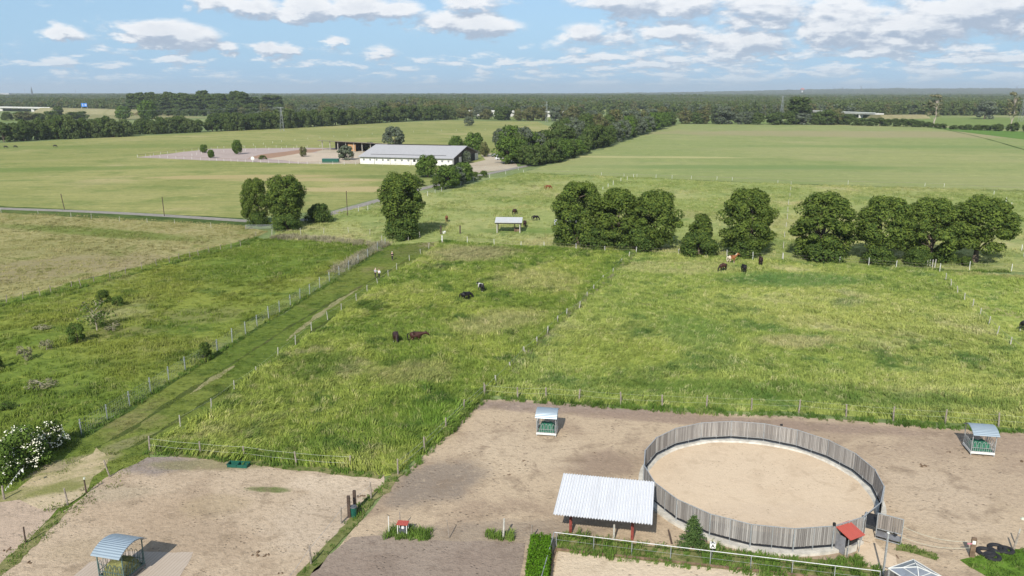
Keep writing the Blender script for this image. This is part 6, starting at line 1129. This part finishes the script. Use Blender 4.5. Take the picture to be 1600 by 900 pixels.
def person(label, px, rz, top, trousers, hair, lean=0., s=1.0, arm=0.):
    p = P(*px); t = thing('person', label, 'person', (p.x, p.y, 0), rz); t.scale = (s, s, s); L = lean; skinm = plain('skin', (.5, .32, .23), .6, var=.1)
    V = [(0, 0, .95), (L*.3, 0, 1.15), (L*.7, 0, 1.38), (L, 0, 1.5), (L*1.15+.02, 0, 1.60), (L*1.2+.02, 0, 1.70)]; Rr = [(.15, .11), (.13, .10), (.17, .11), (.055, .055), (.085, .09), (.08, .09)]; E = [(0, 1), (1, 2), (2, 3), (3, 4), (4, 5)]
    def chain(st, pts, rs):
        pr = st
        for q, r in zip(pts, rs): V.append(q); Rr.append(r); E.append((pr, len(V)-1)); pr = len(V)-1
    for sy in (-1, 1):
        chain(2, [(L*.7, .2*sy, 1.38), (L*.6+.05*sy+arm*.1, .25*sy, 1.12), (L*.6+.14+.1*sy+arm*.3, .24*sy, .90+arm*.1), (L*.6+.17+.1*sy+arm*.34, .23*sy, .82+arm*.12)], [.06, .045, .033, .035])
        chain(0, [(0, .09*sy, .88), (.10*sy+.03, .10*sy, .50), (.12*sy-.03, .10*sy, .09), (.12*sy+.1, .10*sy, .04)], [.095, .065, .045, .045])
    skin('body', V, E, Rr, skinm, t, 1, 0)
    n = [(0, 0, .98), (L*.3, 0, 1.15), (L*.7, 0, 1.37), (L*.85, 0, 1.45)]; V2 = list(n); R2 = [(.185, .14), (.165, .13), (.195, .135), (.10, .09)]; E2 = [(0, 1), (1, 2), (2, 3)]
    for sy in (-1, 1):
        for q, r, st in (((L*.7, .21*sy, 1.37), .082, 2), ((L*.6+.05*sy+arm*.1, .26*sy, 1.12), .066, None), ((L*.6+.12+.1*sy+arm*.26, .25*sy, .95+arm*.08), .052, None)):
            V2.append(q); R2.append(r); E2.append((st if st is not None else len(V2)-2, len(V2)-1))
    skin('jacket', V2, E2, R2, top, t, 1, 0)
    V3 = [(0, 0, 1.0), (0, 0, .93)]; R3 = [(.165, .125), (.175, .13)]; E3 = [(0, 1)]
    for sy in (-1, 1):
        for q, r, st in (((0, .09*sy, .86), .11, 1), ((.10*sy+.03, .10*sy, .50), .08, None), ((.12*sy-.03, .10*sy, .14), .06, None)): V3.append(q); R3.append(r); E3.append((st if st is not None else len(V3)-2, len(V3)-1))
    skin('trousers', V3, E3, R3, trousers, t, 1, 0)
    for sy in (-1, 1): MB().box((.12*sy+.05, .10*sy, .045), (.26, .1, .09)).build('shoe', M['rubber'], t)
    hb = skin('hair', [(L*1.2-.0, 0, 1.66), (L*1.2-.02, 0, 1.76)], [(0, 1)], [.105, .085], hair, t, 1, 0)
    mb = MB(); hx = L*1.2+.02
    for sy in (-1, 1): mb.box((hx+.088, .035*sy, 1.68), (.012, .022, .012))
    mb.box((hx+.085, 0, 1.61), (.012, .045, .01)); mb.build('face_marks', M['dark'], t); MB().bar((hx+.08, 0, 1.68), (hx+.105, 0, 1.645), .02).build('nose', skinm, t)
dk = plain('dark_cloth', (.018, .018, .022), .9); wt = plain('white_cloth', (.62, .62, .63), .9, var=.1); gy = plain('grey_cloth', (.30, .31, .34), .9, var=.15); wh = plain('white_hair', (.7, .68, .64), .8, var=.1); bh = plain('brown_hair', (.10, .06, .04), .8)
person('person in dark clothes with pale hair walking up the grass lane, arms bent', (613, 407), R(75), dk, dk, wh, .02, 1.0, .6)
person('person in a grey jacket walking close beside another on the lane', (586.5, 434), R(60), gy, dk, wh, .10, .98)
person('person in a white top and dark trousers, right one of the pair on the lane', (592.5, 435.5), R(60), wt, dk, bh, .04, 1.0, .5)

# ---------------------------------------------------------------- haze
hz = MB().box((0, 7950, 84), (29000, 17000, 170)).build('haze'); m = bpy.data.materials.new('haze_air'); m.use_nodes = True; q = NT(m.node_tree); q.t.nodes.clear(); v = q.n('ShaderNodeVolumePrincipled'); v.inputs['Color'].default_value = (.88, .95, 1.0, 1); v.inputs['Density'].default_value = HAZE; v.inputs['Anisotropy'].default_value = .2
q.k.new(v.outputs[0], q.n('ShaderNodeOutputMaterial').inputs['Volume']); hz.data.materials.append(m); tag(hz, kind='stuff')

for o_ in list(bpy.data.objects):
    if o_.get('label') and len(str(o_['label']).split()) > 16: print('LONG', o_.name, len(o_['label'].split()), o_['label'])
